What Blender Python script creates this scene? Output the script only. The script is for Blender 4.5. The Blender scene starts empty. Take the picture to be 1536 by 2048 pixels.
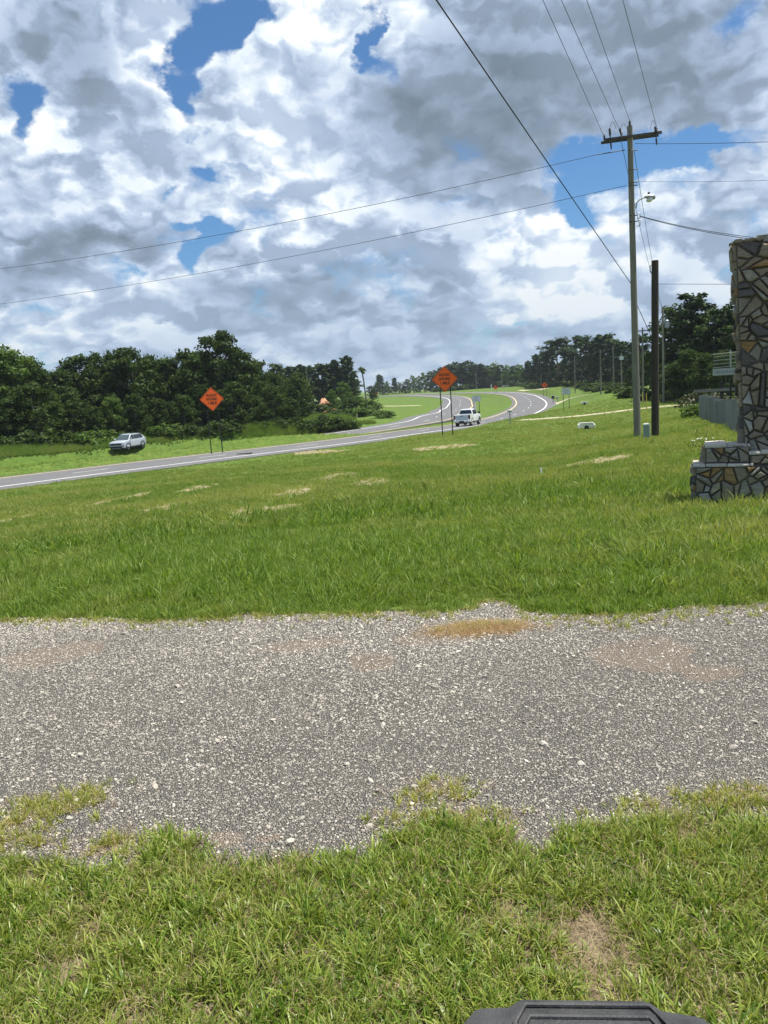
import bpy, bmesh, math, random
import numpy as np
from mathutils import Vector, Matrix

sc = bpy.context.scene
COL = sc.collection
random.seed(7); RNG = np.random.default_rng(7)

# ------------------------------------------------------------------ camera
F, CX, CY, CAMZ = 1540., 768., 1024., 1.6
PITCH, ROLL = math.radians(9.0), math.radians(3.9)
FWD = np.array([0, math.cos(PITCH), -math.sin(PITCH)])
_r0 = np.array([1., 0, 0]); _u0 = np.cross(_r0, FWD)
RT = math.cos(ROLL)*_r0 - math.sin(ROLL)*_u0
UP = math.sin(ROLL)*_r0 + math.cos(ROLL)*_u0
cam_d = bpy.data.cameras.new('camera'); cam = bpy.data.objects.new('camera', cam_d); COL.objects.link(cam)
cam_d.sensor_fit = 'VERTICAL'; cam_d.sensor_height = 24.0; cam_d.sensor_width = 18.0
cam_d.lens = F*24/2048; cam_d.clip_start = 0.05; cam_d.clip_end = 12000
cam.matrix_world = Matrix(((RT[0], UP[0], -FWD[0], 0), (RT[1], UP[1], -FWD[1], 0), (RT[2], UP[2], -FWD[2], CAMZ), (0, 0, 0, 1)))
sc.camera = cam
def sight(px, py, Y):
    """measured spot: photograph position and distance -> metres"""
    d = FWD + RT*(px-CX)/F - UP*(py-CY)/F
    return np.array([0, 0, CAMZ]) + d*(Y/d[1])
def azel(px, py):
    d = sight(px, py, 100.)-np.array([0, 0, CAMZ]); d /= np.linalg.norm(d)
    return math.atan2(d[0], d[1]), math.asin(d[2])

# ------------------------------------------------------------------ colour management, sun
sc.view_settings.view_transform = 'Standard'; sc.view_settings.look = 'None'
sc.view_settings.gamma = 1.0; sc.view_settings.use_curve_mapping = False
sc.view_settings.exposure = 0.75
SUN_AZ, SUN_EL = math.radians(84), math.radians(74)
sun_d = bpy.data.lights.new('sun', 'SUN'); sun_d.energy = 4.6; sun_d.angle = math.radians(.53); sun_d.color = (1, .95, .87)
sun = bpy.data.objects.new('sun', sun_d); COL.objects.link(sun)
_sd = Vector((math.sin(SUN_AZ)*math.cos(SUN_EL), math.cos(SUN_AZ)*math.cos(SUN_EL), math.sin(SUN_EL)))
sun.rotation_euler = _sd.to_track_quat('Z', 'Y').to_euler(); sun.location = _sd*50

# ------------------------------------------------------------------ node helpers
class NT:
    def __init__(s, tree): s.t = tree; s.n = tree.nodes; s.l = tree.links
    def new(s, typ, ins=None, out=0, **kw):
        n = s.n.new(typ)
        for k, v in kw.items(): setattr(n, k, v)
        if ins:
            for k, v in ins.items(): s.put(n.inputs[k], v)
        return n.outputs[out] if out is not None else n
    def put(s, sock, v):
        if isinstance(v, bpy.types.NodeSocket): s.l.new(v, sock)
        elif isinstance(v, (tuple, list)) and len(v) == 3 and sock.type == 'RGBA': sock.default_value = (*v, 1)
        else: sock.default_value = v
    def m(s, op, a, b=0., c=0., clamp=False):
        n = s.n.new('ShaderNodeMath'); n.operation = op; n.use_clamp = clamp
        s.put(n.inputs[0], a); s.put(n.inputs[1], b); s.put(n.inputs[2], c); return n.outputs[0]
    def v(s, op, a, b=(0, 0, 0), out=0):
        n = s.n.new('ShaderNodeVectorMath'); n.operation = op
        s.put(n.inputs[0], a)
        if op == 'SCALE': s.put(n.inputs['Scale'], b)
        else: s.put(n.inputs[1], b)
        return n.outputs[out]
    def noise(s, vec, scale, detail=4, rough=.5, dist=0., out=0, lac=2.0):
        return s.new('ShaderNodeTexNoise', {'Vector': vec, 'Scale': scale, 'Detail': detail, 'Roughness': rough, 'Distortion': dist, 'Lacunarity': lac}, out)
    def rng(s, x, a, b, c=0., d=1., smooth=False):
        n = s.n.new('ShaderNodeMapRange'); n.clamp = True
        if smooth: n.interpolation_type = 'SMOOTHSTEP'
        for i, q in enumerate((x, a, b, c, d)): s.put(n.inputs[i], q)
        return n.outputs[0]
    def mix(s, f, a, b, blend='MIX'):
        n = s.n.new('ShaderNodeMix'); n.data_type = 'RGBA'; n.blend_type = blend
        s.put(n.inputs[0], f); s.put(n.inputs[6], a); s.put(n.inputs[7], b); return n.outputs[2]
    def ramp(s, f, stops, interp='LINEAR'):
        n = s.n.new('ShaderNodeValToRGB'); r = n.color_ramp; r.interpolation = interp
        while len(r.elements) < len(stops): r.elements.new(.5)
        for e, (p, c) in zip(r.elements, stops): e.position = p; e.color = (*c, 1)
        s.put(n.inputs[0], f); return n.outputs[0]
    def attr(s, name, out=2, typ='GEOMETRY'):
        n = s.n.new('ShaderNodeAttribute'); n.attribute_name = name; n.attribute_type = typ; return n.outputs[out]

# ------------------------------------------------------------------ sky: clear sky with cumulus banks
world = bpy.data.worlds.new('World'); sc.world = world; world.use_nodes = True
W = NT(world.node_tree); W.n.clear()
SKY_K = 0.66     # brightness of the cloud banks
gen = W.new('ShaderNodeTexCoord', None, 0)
nrm = W.v('NORMALIZE', gen)
sep = W.new('ShaderNodeSeparateXYZ', {0: nrm}, None)
az = W.m('ARCTAN2', sep.outputs[0], sep.outputs[1]); el = W.m('ARCSINE', sep.outputs[2])
hd = W.v('NORMALIZE', W.v('MULTIPLY', nrm, (1, 1, 0)))
# cylinder coordinates (seamless round the compass), height stretched towards the horizon so that far clouds flatten
elp = W.m('POWER', W.m('ADD', W.m('MAXIMUM', el, 0.0), 0.012), 0.84)
cyl = W.v('ADD', hd, W.new('ShaderNodeCombineXYZ', {2: W.m('MULTIPLY', elp, 1.5)}))
ae = W.new('ShaderNodeCombineXYZ', {0: az, 1: el})
warp1 = W.v('SUBTRACT', W.noise(cyl, 5.0, 2, .5, 0, 1), (.5, .5, .5))
warp2 = W.v('SUBTRACT', W.noise(cyl, 20., 4, .6, 0, 1), (.5, .5, .5))
aew = W.v('ADD', W.v('ADD', ae, W.v('SCALE', warp1, .17)), W.v('SCALE', warp2, .06))
def blobs(lst, pos):
    acc = None
    for (px, py, rx, ry, w) in lst:
        a, e = azel(px, py)
        n = W.n.new('ShaderNodeVectorMath'); n.operation = 'MULTIPLY_ADD'
        W.put(n.inputs[0], pos); W.put(n.inputs[1], (F/rx, F/ry, 0)); W.put(n.inputs[2], (-a*F/rx, -e*F/ry, 0))
        L = W.v('LENGTH', n.outputs[0], out=1)
        g = W.rng(L, 1.35, 0.15, 0., w, True)
        acc = g if acc is None else W.m('ADD', acc, g)
    return acc
gaps = [(a, b, c*1.08, d*1.08, w) for a, b, c, d, w in [(425, 45, 58, 80, .9), (385, 125, 45, 50, .8), (358, 190, 36, 48, .8), (480, 28, 60, 38, .8), (535, 5, 40, 30, .6), (440, 105, 40, 45, .6),
        (8, 195, 42, 42, .9), (42, 150, 34, 32, .7), (14, 235, 26, 20, .5), (0, 135, 25, 25, .5), (742, 55, 17, 40, .7), (750, 112, 18, 45, .75), (785, 152, 40, 28, .7), (835, 155, 30, 22, .45),
        (1140, 285, 50, 32, .8), (1180, 345, 42, 60, .9), (1203, 408, 34, 52, .9), (1235, 305, 58, 55, .8), (1300, 300, 70, 55, .85), (1370, 282, 60, 32, .8), (1435, 266, 52, 24, .65), (1350, 325, 42, 28, .5),
        (402, 488, 26, 55, .9), (385, 548, 22, 40, .8), (425, 462, 32, 22, .7), (352, 466, 40, 16, .6), (1530, 6, 40, 30, .6), (985, 436, 40, 20, .5), (408, 330, 30, 22, .6), (300, 365, 24, 14, .4), (240, 590, 34, 18, .5), (1440, 612, 60, 26, .4), (100, 622, 90, 20, .35), (1080, 615, 80, 14, .3)]]
darks = [(1130, 165, 430, 165, .44), (840, 290, 260, 130, .34), (1450, 120, 160, 160, .14), (80, 545, 230, 55, .44), (300, 510, 190, 45, .34),
         (700, 585, 330, 48, .42), (520, 640, 150, 62, .26), (1420, 430, 160, 100, .16), (40, 60, 120, 100, .24), (190, 130, 90, 110, .26),
         (960, 640, 300, 30, .2), (700, 690, 700, 40, .14), (900, 480, 120, 60, .16), (60, 420, 110, 60, .14), (520, 130, 80, 90, .1), (1250, 560, 100, 60, .12)]
brights = [(565, 50, 110, 90, .25), (620, 330, 170, 120, .3), (545, 215, 80, 60, .3), (1110, 470, 130, 130, .42), (1010, 520, 120, 80, .32),
           (1150, 560, 110, 45, .3), (1350, 385, 50, 60, .4), (330, 60, 70, 110, .3), (345, 530, 80, 45, .35), (200, 600, 190, 60, .22),
           (50, 205, 60, 40, .4), (930, 200, 70, 80, .25), (800, 60, 70, 90, .25), (380, 380, 100, 60, .22), (690, 170, 60, 110, .2), (1290, 480, 90, 60, .25),
           (980, 600, 90, 24, .25), (560, 330, 60, 60, .18), (280, 250, 120, 50, .12)]
g_gap = blobs(gaps, aew); g_dk = blobs(darks, aew); g_br = blobs(brights, aew)
# billow: two octave families, evaluated here and a little toward the sun for relief
def bill(vec):
    a = W.noise(vec, 6.5, 7, .50)
    b = W.new('ShaderNodeTexVoronoi', {'Vector': W.v('ADD', vec, W.v('SCALE', warp2, .10)), 'Scale': 17., 'Detail': 2.0, 'Roughness': .5}, 0, feature='F1')
    return W.m('ADD', W.m('MULTIPLY', a, 1.0), W.m('MULTIPLY', W.m('SUBTRACT', .45, b), .22))
P0 = cyl
b0 = bill(P0); b1 = bill(W.v('ADD', P0, (.016, -.004, .034)))
big = W.noise(cyl, 2.3, 3, .5)
back = W.rng(W.m('ABSOLUTE', az), .75, 1.3, 0., 1., True)      # away from the view the same weather goes on, from noise alone
high = W.rng(el, .5, .75, 0., 1., True)
away = W.m('MAXIMUM', back, high)
inn = W.m('SUBTRACT', 1., away)
gen_gap = W.m('MULTIPLY', W.rng(big, .40, .62, 0., .95, True), away)
cov = W.m('ADD', W.m('SUBTRACT', .74, W.m('ADD', W.m('MULTIPLY', W.m('MINIMUM', g_gap, 1.05), 1.12), gen_gap)), W.m('MULTIPLY', W.m('SUBTRACT', b0, .5), 2.3))
alpha = W.rng(cov, -.30, .36, 0., 1., True)
thick = W.rng(cov, .05, .85, 0., 1.)
relief = W.m('MULTIPLY', W.m('SUBTRACT', b0, b1), 1.15)
cw = W.v('ADD', cyl, W.v('SCALE', warp2, .05))
def lump(vec):      # rounded heads with creases between them
    a = W.m('ABSOLUTE', W.m('SUBTRACT', W.noise(vec, 6.2, 1, .4), .5)); b = W.m('ABSOLUTE', W.m('SUBTRACT', W.noise(vec, 19., 1.5, .5), .5))
    return W.m('ADD', a, W.m('MULTIPLY', b, .55))
lumps = W.m('MULTIPLY', W.m('SUBTRACT', lump(cw), lump(W.v('ADD', cw, (.014, -.004, .026)))), 3.5)
relief = W.m('ADD', relief, lumps)
relief = W.m('MINIMUM', W.m('MAXIMUM', relief, -.26), .30)
soft = W.m('SUBTRACT', 1., W.m('MULTIPLY', g_dk, 1.35))        # flat bases show less relief
relief = W.m('MULTIPLY', relief, W.m('MAXIMUM', soft, .3))
gd = W.m('MULTIPLY', W.rng(W.noise(cyl, 3.1, 4, .5), .42, .7, 0., .35, True), away)
sh = W.m('ADD', .70, relief)
sh = W.m('ADD', sh, W.m('MULTIPLY', g_br, .58))
sh = W.m('SUBTRACT', sh, W.m('MULTIPLY', W.m('ADD', g_dk, gd), .92))
sh = W.m('SUBTRACT', sh, W.m('MULTIPLY', thick, .08))
sh = W.m('ADD', sh, W.m('MULTIPLY', W.m('SUBTRACT', W.noise(cyl, 4.5, 3, .5), .5), .28))
ccol = W.ramp(sh, [(0., (.15, .20, .255)), (.22, (.24, .31, .40)), (.45, (.37, .465, .615)), (.68, (.54, .64, .79)), (.90, (.79, .87, .94)), (1., (.94, .97, .98))])
# towards the horizon the banks sink into blue-grey air
hz = W.rng(el, .0, .19, 1., 0.)
ccol = W.mix(W.m('MULTIPLY', hz, .62), ccol, (.33, .44, .58))
sky = W.new('ShaderNodeTexSky', None, 0, sky_type='NISHITA', sun_disc=False, sun_elevation=SUN_EL, sun_rotation=SUN_AZ, altitude=50, air_density=1.0, dust_density=.6, ozone_density=2.0)
skyc = W.mix(1., sky, (.58, .86, 1.08), 'MULTIPLY')
bg_s = W.new('ShaderNodeBackground', {0: skyc, 1: .068})
bg_c = W.new('ShaderNodeBackground', {0: ccol, 1: SKY_K})
below = W.rng(el, -.02, .0, 0., 1.)
alpha = W.m('MAXIMUM', alpha, W.m('MULTIPLY', W.rng(el, .0, .06, .8, 0.), 1.))
ms = W.new('ShaderNodeMixShader', {0: alpha, 1: bg_s, 2: bg_c})
W.new('ShaderNodeOutputWorld', {0: ms}, None)
world.cycles.sampling_method = 'MANUAL'; world.cycles.sample_map_resolution = 512

# ================================================================== TERRAIN
def _h(ix, iy, s):
    n = (ix.astype(np.int64)*374761393 + iy.astype(np.int64)*668265263 + s*1442695041) & 0xffffffff
    n = ((n ^ (n >> 13))*1274126177) & 0xffffffff
    return ((n ^ (n >> 16)) & 0xffff)/65535.
def vn(x, y, s=0):
    x = np.asarray(x, float); y = np.asarray(y, float)
    ix = np.floor(x); iy = np.floor(y); fx = x-ix; fy = y-iy
    fx = fx*fx*(3-2*fx); fy = fy*fy*(3-2*fy)
    a = _h(ix, iy, s); b = _h(ix+1, iy, s); c = _h(ix, iy+1, s); d = _h(ix+1, iy+1, s)
    return (a*(1-fx)+b*fx)*(1-fy)+(c*(1-fx)+d*fx)*fy
def fbm(x, y, s=0, o=4):
    v = 0; a = .5; t = 0
    for k in range(o): v = v+a*vn(x*2**k, y*2**k, s+k*17); t += a; a *= .5
    return v/t
def sst(a, b, x):
    t = np.clip((x-a)/(b-a), 0, 1); return t*t*(3-2*t)

NEAR = [(-71, -3, -2.6), (-56.2, 16.2, -2.7), (-41.83, 33.8, -2.75), (-27.47, 51.27, -2.87), (-16.11, 66.9, -3.17), (-4.45, 81.94, -3.5), (5.99, 98.88, -3.83), (14.59, 116.49, -4.32), (22.75, 136.13, -4.61), (30.5, 159.28, -4.4), (37.08, 186.67, -4.13), (42.51, 217.7, -3.76), (46.88, 250.72, -3.3), (48.4, 285.04, -2.8), (44.8, 320.16, -2.36), (35.61, 355.47, -2.09), (23.86, 390.88, -1.87), (9.79, 426.02, -1.76), (-12, 455, -1.8), (-45, 478, -2.0), (-90, 495, -2.3)]
FAR = [(-84, 22, -4.0), (-64, 41, -4.4), (-47, 58, -4.7), (-31.33, 74.87, -4.6), (-18.14, 90.87, -4.25), (-3.83, 107.15, -3.98), (7.58, 125.13, -3.82), (11.72, 145.29, -3.79), (16.63, 166.19, -3.96), (19.04, 188.42, -4.2), (22.4, 211.38, -4.38), (25.19, 235.49, -4.38), (28.17, 260.82, -4.06), (30.32, 288.11, -3.55), (30.39, 316.46, -3.02), (25.91, 345.28, -2.47), (17.27, 374.01, -1.99), (3, 404, -1.85), (-22, 430, -1.95), (-60, 450, -2.3), (-100, 463, -2.5)]
def spline(P, n=16):
    P = np.asarray(P, float); Q = np.vstack([2*P[0]-P[1], P, 2*P[-1]-P[-2]]); out = []
    t = np.linspace(0, 1, n, endpoint=False)[:, None]
    for i in range(1, len(Q)-2):
        a, b, c, d = Q[i-1:i+3]
        out.append(.5*((2*b)+(-a+c)*t+(2*a-5*b+4*c-d)*t**2+(-a+3*b-3*c+d)*t**3))
    out.append(P[-1:]); return np.vstack(out)
def offset(C, w):
    T = np.gradient(C, axis=0)[:, :2]; T /= np.linalg.norm(T, axis=1)[:, None]
    o = C.copy(); o[:, 0] += T[:, 1]*w; o[:, 1] -= T[:, 0]*w; return o
NC, FC = spline(NEAR), spline(FAR)
CPX = [(100, 905, 88), (50, 890, 105), (300, 880, 102), (400, 872, 98), (500, 862, 112), (560, 858, 105), (650, 850, 122), (257, 890, 92),
  (0, 930, 66), (100, 921, 67.5), (257, 907, 72), (400, 893, 76), (560, 876, 81.5), (680, 862, 88), (720, 860, 91), (782, 853.5, 98), (837, 847, 104), (880, 841, 112), (925, 829, 140), (885, 870, 70), (1045, 839, 97), (1275, 873, 36), (1310, 878, 36), (1475, 1005, 11), (1388, 1008, 11.2),
  (1173, 857, 64), (1385, 815, 78), (1250, 824, 86), (1150, 832, 92), (1133, 818, 110), (1168, 806, 118), (1202, 783, 125), (1327, 806, 92),
  (1230, 790, 118), (1300, 800, 105), (1108, 800, 195), (1090, 780, 250), (1170, 790, 165), (990, 797, 300), (1010, 800, 240),
  (650, 822, 190), (732, 807, 230), (790, 812, 225), (800, 801, 310), (760, 793, 430), (800, 830, 150), (700, 838, 140), (500, 840, 160), (200, 862, 160),
  (1150, 778, 230), (1250, 775, 200), (1400, 790, 115), (1500, 800, 85), (1440, 830, 42), (1480, 850, 30), (960, 838, 112)]
pts = [tuple(sight(*c)) for c in CPX]
for a in (-40, -28, -14, 0, 12, 22, 32):
    for r, z in [(2.0, 0), (3, 0), (4, 0), (5.5, -.04), (8, -.15), (11, -.35), (15, -.72), (20, -1.1), (27, -1.55), (36, -2.0)]:
        if a > 15 and r > 25: continue
        t = math.radians(a); z = z*.9 if a > 15 else (z-.15 if a < -15 and r > 25 else z)
        pts.append((r*math.sin(t), r*math.cos(t), z))
for a in (-40, -20, -8, 0, 8, 20, 40):
    for r, z in ((700, -2.2), (1500, -2.5), (4000, -3)):
        t = math.radians(a); pts.append((r*math.sin(t), r*math.cos(t), z))
for a, r, z in ((-40, 150, -2.8), (-33, 300, -2.4), (-15, 300, -2.4), (40, 40, -2.2), (40, 80, -2.2), (40, 150, -1.5), (30, 300, -1.0)):
    t = math.radians(a); pts.append((r*math.sin(t), r*math.cos(t), z))
pts += [p for p in NEAR if p[1] > 10] + [p for p in FAR if p[1] > 92]
pts = np.array(pts)
def feat(x, y):
    return np.stack([np.clip(np.arctan2(x, y), -.8, .8)*2.2, np.log(np.maximum(np.hypot(x, y), 2.))], -1)
A_ = feat(pts[:, 0], pts[:, 1]); n_ = len(A_)
_phi = lambda d2: np.where(d2 > 1e-12, .5*d2*np.log(np.maximum(d2, 1e-12)), 0)
_D = ((A_[:, None]-A_[None])**2).sum(-1)
_P = np.c_[np.ones(n_), A_]
W_ = np.linalg.solve(np.block([[_phi(_D)+np.eye(n_)*.002, _P], [_P.T, np.zeros((3, 3))]]), np.r_[pts[:, 2], 0, 0, 0])
def base_z(x, y):
    f = feat(x, y).reshape(-1, 2); out = np.empty(len(f))
    for i in range(0, len(f), 20000):
        g = f[i:i+20000]; d = ((g[:, None]-A_[None])**2).sum(-1)
        out[i:i+20000] = _phi(d)@W_[:n_]+W_[n_]+g@W_[n_+1:]
    return out.reshape(np.shape(x))
def road_near(x, y, C):
    """distance to a carriageway's centreline, signed side, and its height"""
    f = np.stack([x.ravel(), y.ravel()], -1); dd = np.full(len(f), 1e9); zz = np.zeros(len(f)); sd = np.zeros(len(f))
    S = C[::3]; a = S[:-1]; b = S[1:]
    idx = np.where((f[:, 1] > -30) & (f[:, 1] < 560) & (abs(f[:, 0]) < 160))[0]
    for i in range(0, len(idx), 20000):
        k = idx[i:i+20000]; p = f[k]
        ab = (b-a)[None, :, :2]; ap = p[:, None]-a[None, :, :2]
        t = np.clip((ap*ab).sum(-1)/(ab**2).sum(-1), 0, 1); q = ap-ab*t[..., None]
        d2 = (q**2).sum(-1); j = d2.argmin(1); r = np.arange(len(k))
        dd[k] = np.sqrt(d2[r, j]); zz[k] = a[j, 2]+(b-a)[j, 2]*t[r, j]
        sd[k] = np.sign(ab[0, j, 1]*q[r, j, 0]-ab[0, j, 0]*q[r, j, 1])
    sh = np.shape(x); return dd.reshape(sh), sd.reshape(sh), zz.reshape(sh)
def ground_z(x, y, full=False):
    x = np.asarray(x, float); y = np.asarray(y, float); sc_ = x.ndim == 0
    x = np.atleast_1d(x); y = np.atleast_1d(y)
    z = base_z(x, y); r = np.hypot(x, y)
    back = sst(.9, 2.2, np.abs(np.arctan2(x, y))); z = z*(1-back)+(-.0*r)*back
    z = z+(fbm(x*.9, y*.9, 5, 3)-.5)*.05*sst(5, 9, r)+(fbm(x*.12, y*.12, 9, 3)-.5)*.30*sst(12, 40, r)*(1-.6*sst(45, 70, r))
    dn, sn, zn = road_near(x, y, NC); df, sf, zf = road_near(x, y, FC)
    lip = .05
    k1 = 1-sst(5.6, 8.5, dn); k2 = 1-sst(5.6, 8.5, df)
    w = np.maximum(k1, k2)
    q1 = k1/(dn**4+1.)+1e-12; q2 = k2/(df**4+1.)+1e-12; zr = (zn*q1+zf*q2)/(q1+q2)
    z = z*(1-w)+(zr-lip)*w
    onr = np.minimum(np.where(sn > 0, dn-5.9, dn-4.6), np.where(sf < 0, df-5.9, df-4.6))   # <0 on a carriageway
    z = z-.22*(1-sst(-1.2, -.15, onr))
    if full: return z, onr
    return float(z[0]) if sc_ else z
def gz(x, y): return ground_z(float(x), float(y))
def on_ground(px, Y):
    """point of the ground in a photograph column at distance Y"""
    lo = sight(px, 760, Y)
    x = lo[0]
    for _ in range(6):
        z = gz(x, Y)
        # column px: find py with that z
        a, b = 300., 3000.
        for _k in range(40):
            m = (a+b)/2
            if sight(px, m, Y)[2] > z: a = m
            else: b = m
        x = sight(px, a, Y)[0]
    return np.array([x, Y, gz(x, Y)]), a
# gravel lot: its two ragged edges, measured off the photograph on level ground
def flat(px, py): d = sight(px, py, 1.)-np.array([0, 0, CAMZ]); t = -CAMZ/d[2]; return d[0]*t, d[1]*t
_e1 = np.array([flat(q[0], q[1]-13) for q in [(-300, 1225), (0, 1228), (150, 1228), (300, 1238), (500, 1230), (700, 1228), (900, 1226), (945, 1215), (975, 1200), (1010, 1205), (1060, 1228), (1130, 1236), (1250, 1234), (1330, 1222), (1430, 1216), (1536, 1212), (1800, 1200)]])
_e0 = np.array([flat(*q) for q in [(-300, 1715), (0, 1715), (150, 1728), (230, 1738), (330, 1700), (400, 1712), (520, 1738), (700, 1730), (770, 1690), (820, 1655), (900, 1640), (1000, 1668), (1080, 1680), (1180, 1650), (1280, 1632), (1400, 1655), (1536, 1640), (1800, 1640)]])
def gravel_mask(x, y):
    x = np.asarray(x, float); y = np.asarray(y, float)
    n = (fbm(x*2.2, y*2.2, 31, 4)-.5); n2 = (fbm(x*9, y*9, 37, 2)-.5)
    far_ = np.interp(x, _e1[:, 0], _e1[:, 1])+n*.16+n2*.10; near_ = np.interp(x, _e0[:, 0], _e0[:, 1])+n*.22+n2*.14
    m = sst(-.05, .05, far_-y)*sst(-.06, .06, y-near_)
    return m*(np.abs(x) < 14)
def patch_mask(x, y, lst):
    m = 0; x = np.asarray(x, float); y = np.asarray(y, float)
    n = (fbm(x*1.1+3, y*1.1, 41, 4)-.5)+(fbm(x*4.1+3, y*4.1, 43, 3)-.5)*.9
    for (cx, cy, rx, ry) in lst:
        d = np.hypot((x-cx)/rx, (y-cy)/ry); m = np.maximum(m, 1-sst(.55, 1.05, d+n*.9))
    return m
def gp(px, py):     # photograph position -> where its sight line meets the ground
    o = np.array([0, 0, CAMZ]); d = sight(px, py, 1.)-o
    t = np.geomspace(1.2, 700, 1500); p = o+d*t[:, None]; z = ground_z(p[:, 0], p[:, 1])
    k = int(np.argmax(p[:, 2] < z)); return p[k]
_sandpx = [(1190, 923, 75, 8), (660, 955, 45, 9), (265, 994, 35, 7), (700, 950, 30, 7), (480, 1030, 115, 20), (590, 985, 70, 13), (560, 1018, 60, 12), (740, 962, 50, 9), (330, 1015, 70, 10), (860, 897, 40, 5), (1020, 1100, 90, 9), (640, 905, 60, 6), (40, 1035, 40, 8), (210, 1005, 40, 8), (400, 975, 50, 8), (900, 893, 60, 4)]
SAND = []
for px, py, rx, ry in _sandpx:
    c = gp(px, py); b = gp(px, py-ry); SAND.append((c[0], c[1], rx/F*c[1]*1.05, max(abs(b[1]-c[1]), .2)))
_peach = [(1300, 1300, 130, 30), (1330, 1330, 80, 20), (750, 1320, 50, 18), (120, 1290, 90, 22), (420, 1680, 120, 22), (200, 1700, 80, 15), (1000, 1660, 60, 15), (600, 1285, 90, 14), (1420, 1345, 90, 18), (900, 1270, 120, 12), (540, 1675, 60, 12)]
PEACH = []
for px, py, rx, ry in _peach:
    c = flat(px, py); b = flat(px, py-ry); PEACH.append((c[0], c[1], rx/F*c[1]*1.1, abs(b[1]-c[1])*1.2))

# ------------------------------------------------------------------ tagging and mesh helpers
def tag(o, label=None, cat=None, group=None, kind=None):
    if label: o['label'] = label
    if cat: o['category'] = cat
    if group: o['group'] = group
    if kind: o['kind'] = kind
    return o
def link_mesh(name, me, mats=(), parent=None, loc=None):
    o = bpy.data.objects.new(name, me); COL.objects.link(o)
    for m in (mats if isinstance(mats, (list, tuple)) else [mats]):
        if m: me.materials.append(m)
    if parent: o.parent = parent
    if loc is not None: o.location = loc
    return o
def pydata(name, V, Fc, mats=(), parent=None, smooth=False, midx=None, loc=None):
    me = bpy.data.meshes.new(name); me.from_pydata([tuple(v) for v in V], [], [tuple(f) for f in Fc])
    if midx is not None: me.polygons.foreach_set('material_index', midx)
    if smooth: me.polygons.foreach_set('use_smooth', [True]*len(me.polygons))
    me.update(); return link_mesh(name, me, mats, parent, loc)
def npmesh(name, V, Q):
    """fast mesh from numpy arrays, all faces with the same number of corners"""
    me = bpy.data.meshes.new(name); V = np.asarray(V, np.float32); Q = np.asarray(Q, np.int32); k = Q.shape[1]
    me.vertices.add(len(V)); me.vertices.foreach_set('co', V.ravel())
    me.loops.add(Q.size); me.loops.foreach_set('vertex_index', Q.ravel())
    me.polygons.add(len(Q)); me.polygons.foreach_set('loop_start', np.arange(0, Q.size, k, dtype=np.int32))
    me.polygons.foreach_set('loop_total', np.full(len(Q), k, np.int32)); me.update(calc_edges=True); me.validate(); return me
def empty(name, loc, label, cat, group=None, rz=0.):
    o = bpy.data.objects.new(name, None); COL.objects.link(o); o.location = loc; o.rotation_euler = (0, 0, rz); o.empty_display_size = .2
    return tag(o, label, cat, group)
class MB:
    """collects shapes into one mesh"""
    def __init__(s): s.v = []; s.f = []; s.m = []; s.mi = 0
    def add(s, V, Fc):
        b = len(s.v); s.v += [tuple(map(float, v)) for v in V]; s.f += [tuple(i+b for i in f) for f in Fc]; s.m += [s.mi]*len(Fc); return s
    def box(s, x0, x1, y0, y1, z0, z1, M=None):
        V = [(x, y, z) for z in (z0, z1) for y in (y0, y1) for x in (x0, x1)]
        if M is not None: V = [tuple(M @ Vector(v)) for v in V]
        return s.add(V, [(0, 2, 3, 1), (4, 5, 7, 6), (0, 1, 5, 4), (2, 6, 7, 3), (0, 4, 6, 2), (1, 3, 7, 5)])
    def tube(s, P, R, n=8, cap=True):
        P = [Vector(p) for p in P]; R = R if isinstance(R, (list, tuple)) else [R]*len(P); V = []; Fc = []
        t0 = (P[1]-P[0]).normalized(); up = Vector((0, 0, 1)) if abs(t0.z) < .9 else Vector((1, 0, 0)); u = t0.cross(up).normalized()
        for i, p in enumerate(P):
            t = (P[min(i+1, len(P)-1)]-P[max(i-1, 0)]).normalized(); u = (u-t*u.dot(t)).normalized(); w = t.cross(u)
            for k in range(n):
                a = 2*math.pi*k/n; V.append(p+(u*math.cos(a)+w*math.sin(a))*R[i])
        for i in range(len(P)-1):
            for k in range(n): Fc.append((i*n+k, i*n+(k+1) % n, (i+1)*n+(k+1) % n, (i+1)*n+k))
        if cap: Fc += [tuple(range(n))[::-1], tuple(range((len(P)-1)*n, len(P)*n))]
        return s.add(V, Fc)
    def build(s, name, mats, parent=None, smooth=False, bevel=0, loc=None):
        o = pydata(name, s.v, s.f, mats, parent, smooth, s.m, loc)
        bm = bmesh.new(); bm.from_mesh(o.data)
        if bevel:
            es = [e for e in bm.edges if len(e.link_faces) == 2 and e.calc_face_angle(0) > .6]
            bmesh.ops.bevel(bm, geom=es, offset=bevel, segments=2, affect='EDGES', clamp_overlap=True)
        bmesh.ops.recalc_face_normals(bm, faces=bm.faces); bm.to_mesh(o.data); bm.free()
        if smooth:
            try: o.data.set_sharp_from_angle(angle=math.radians(38))
            except Exception: pass
        return o

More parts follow.
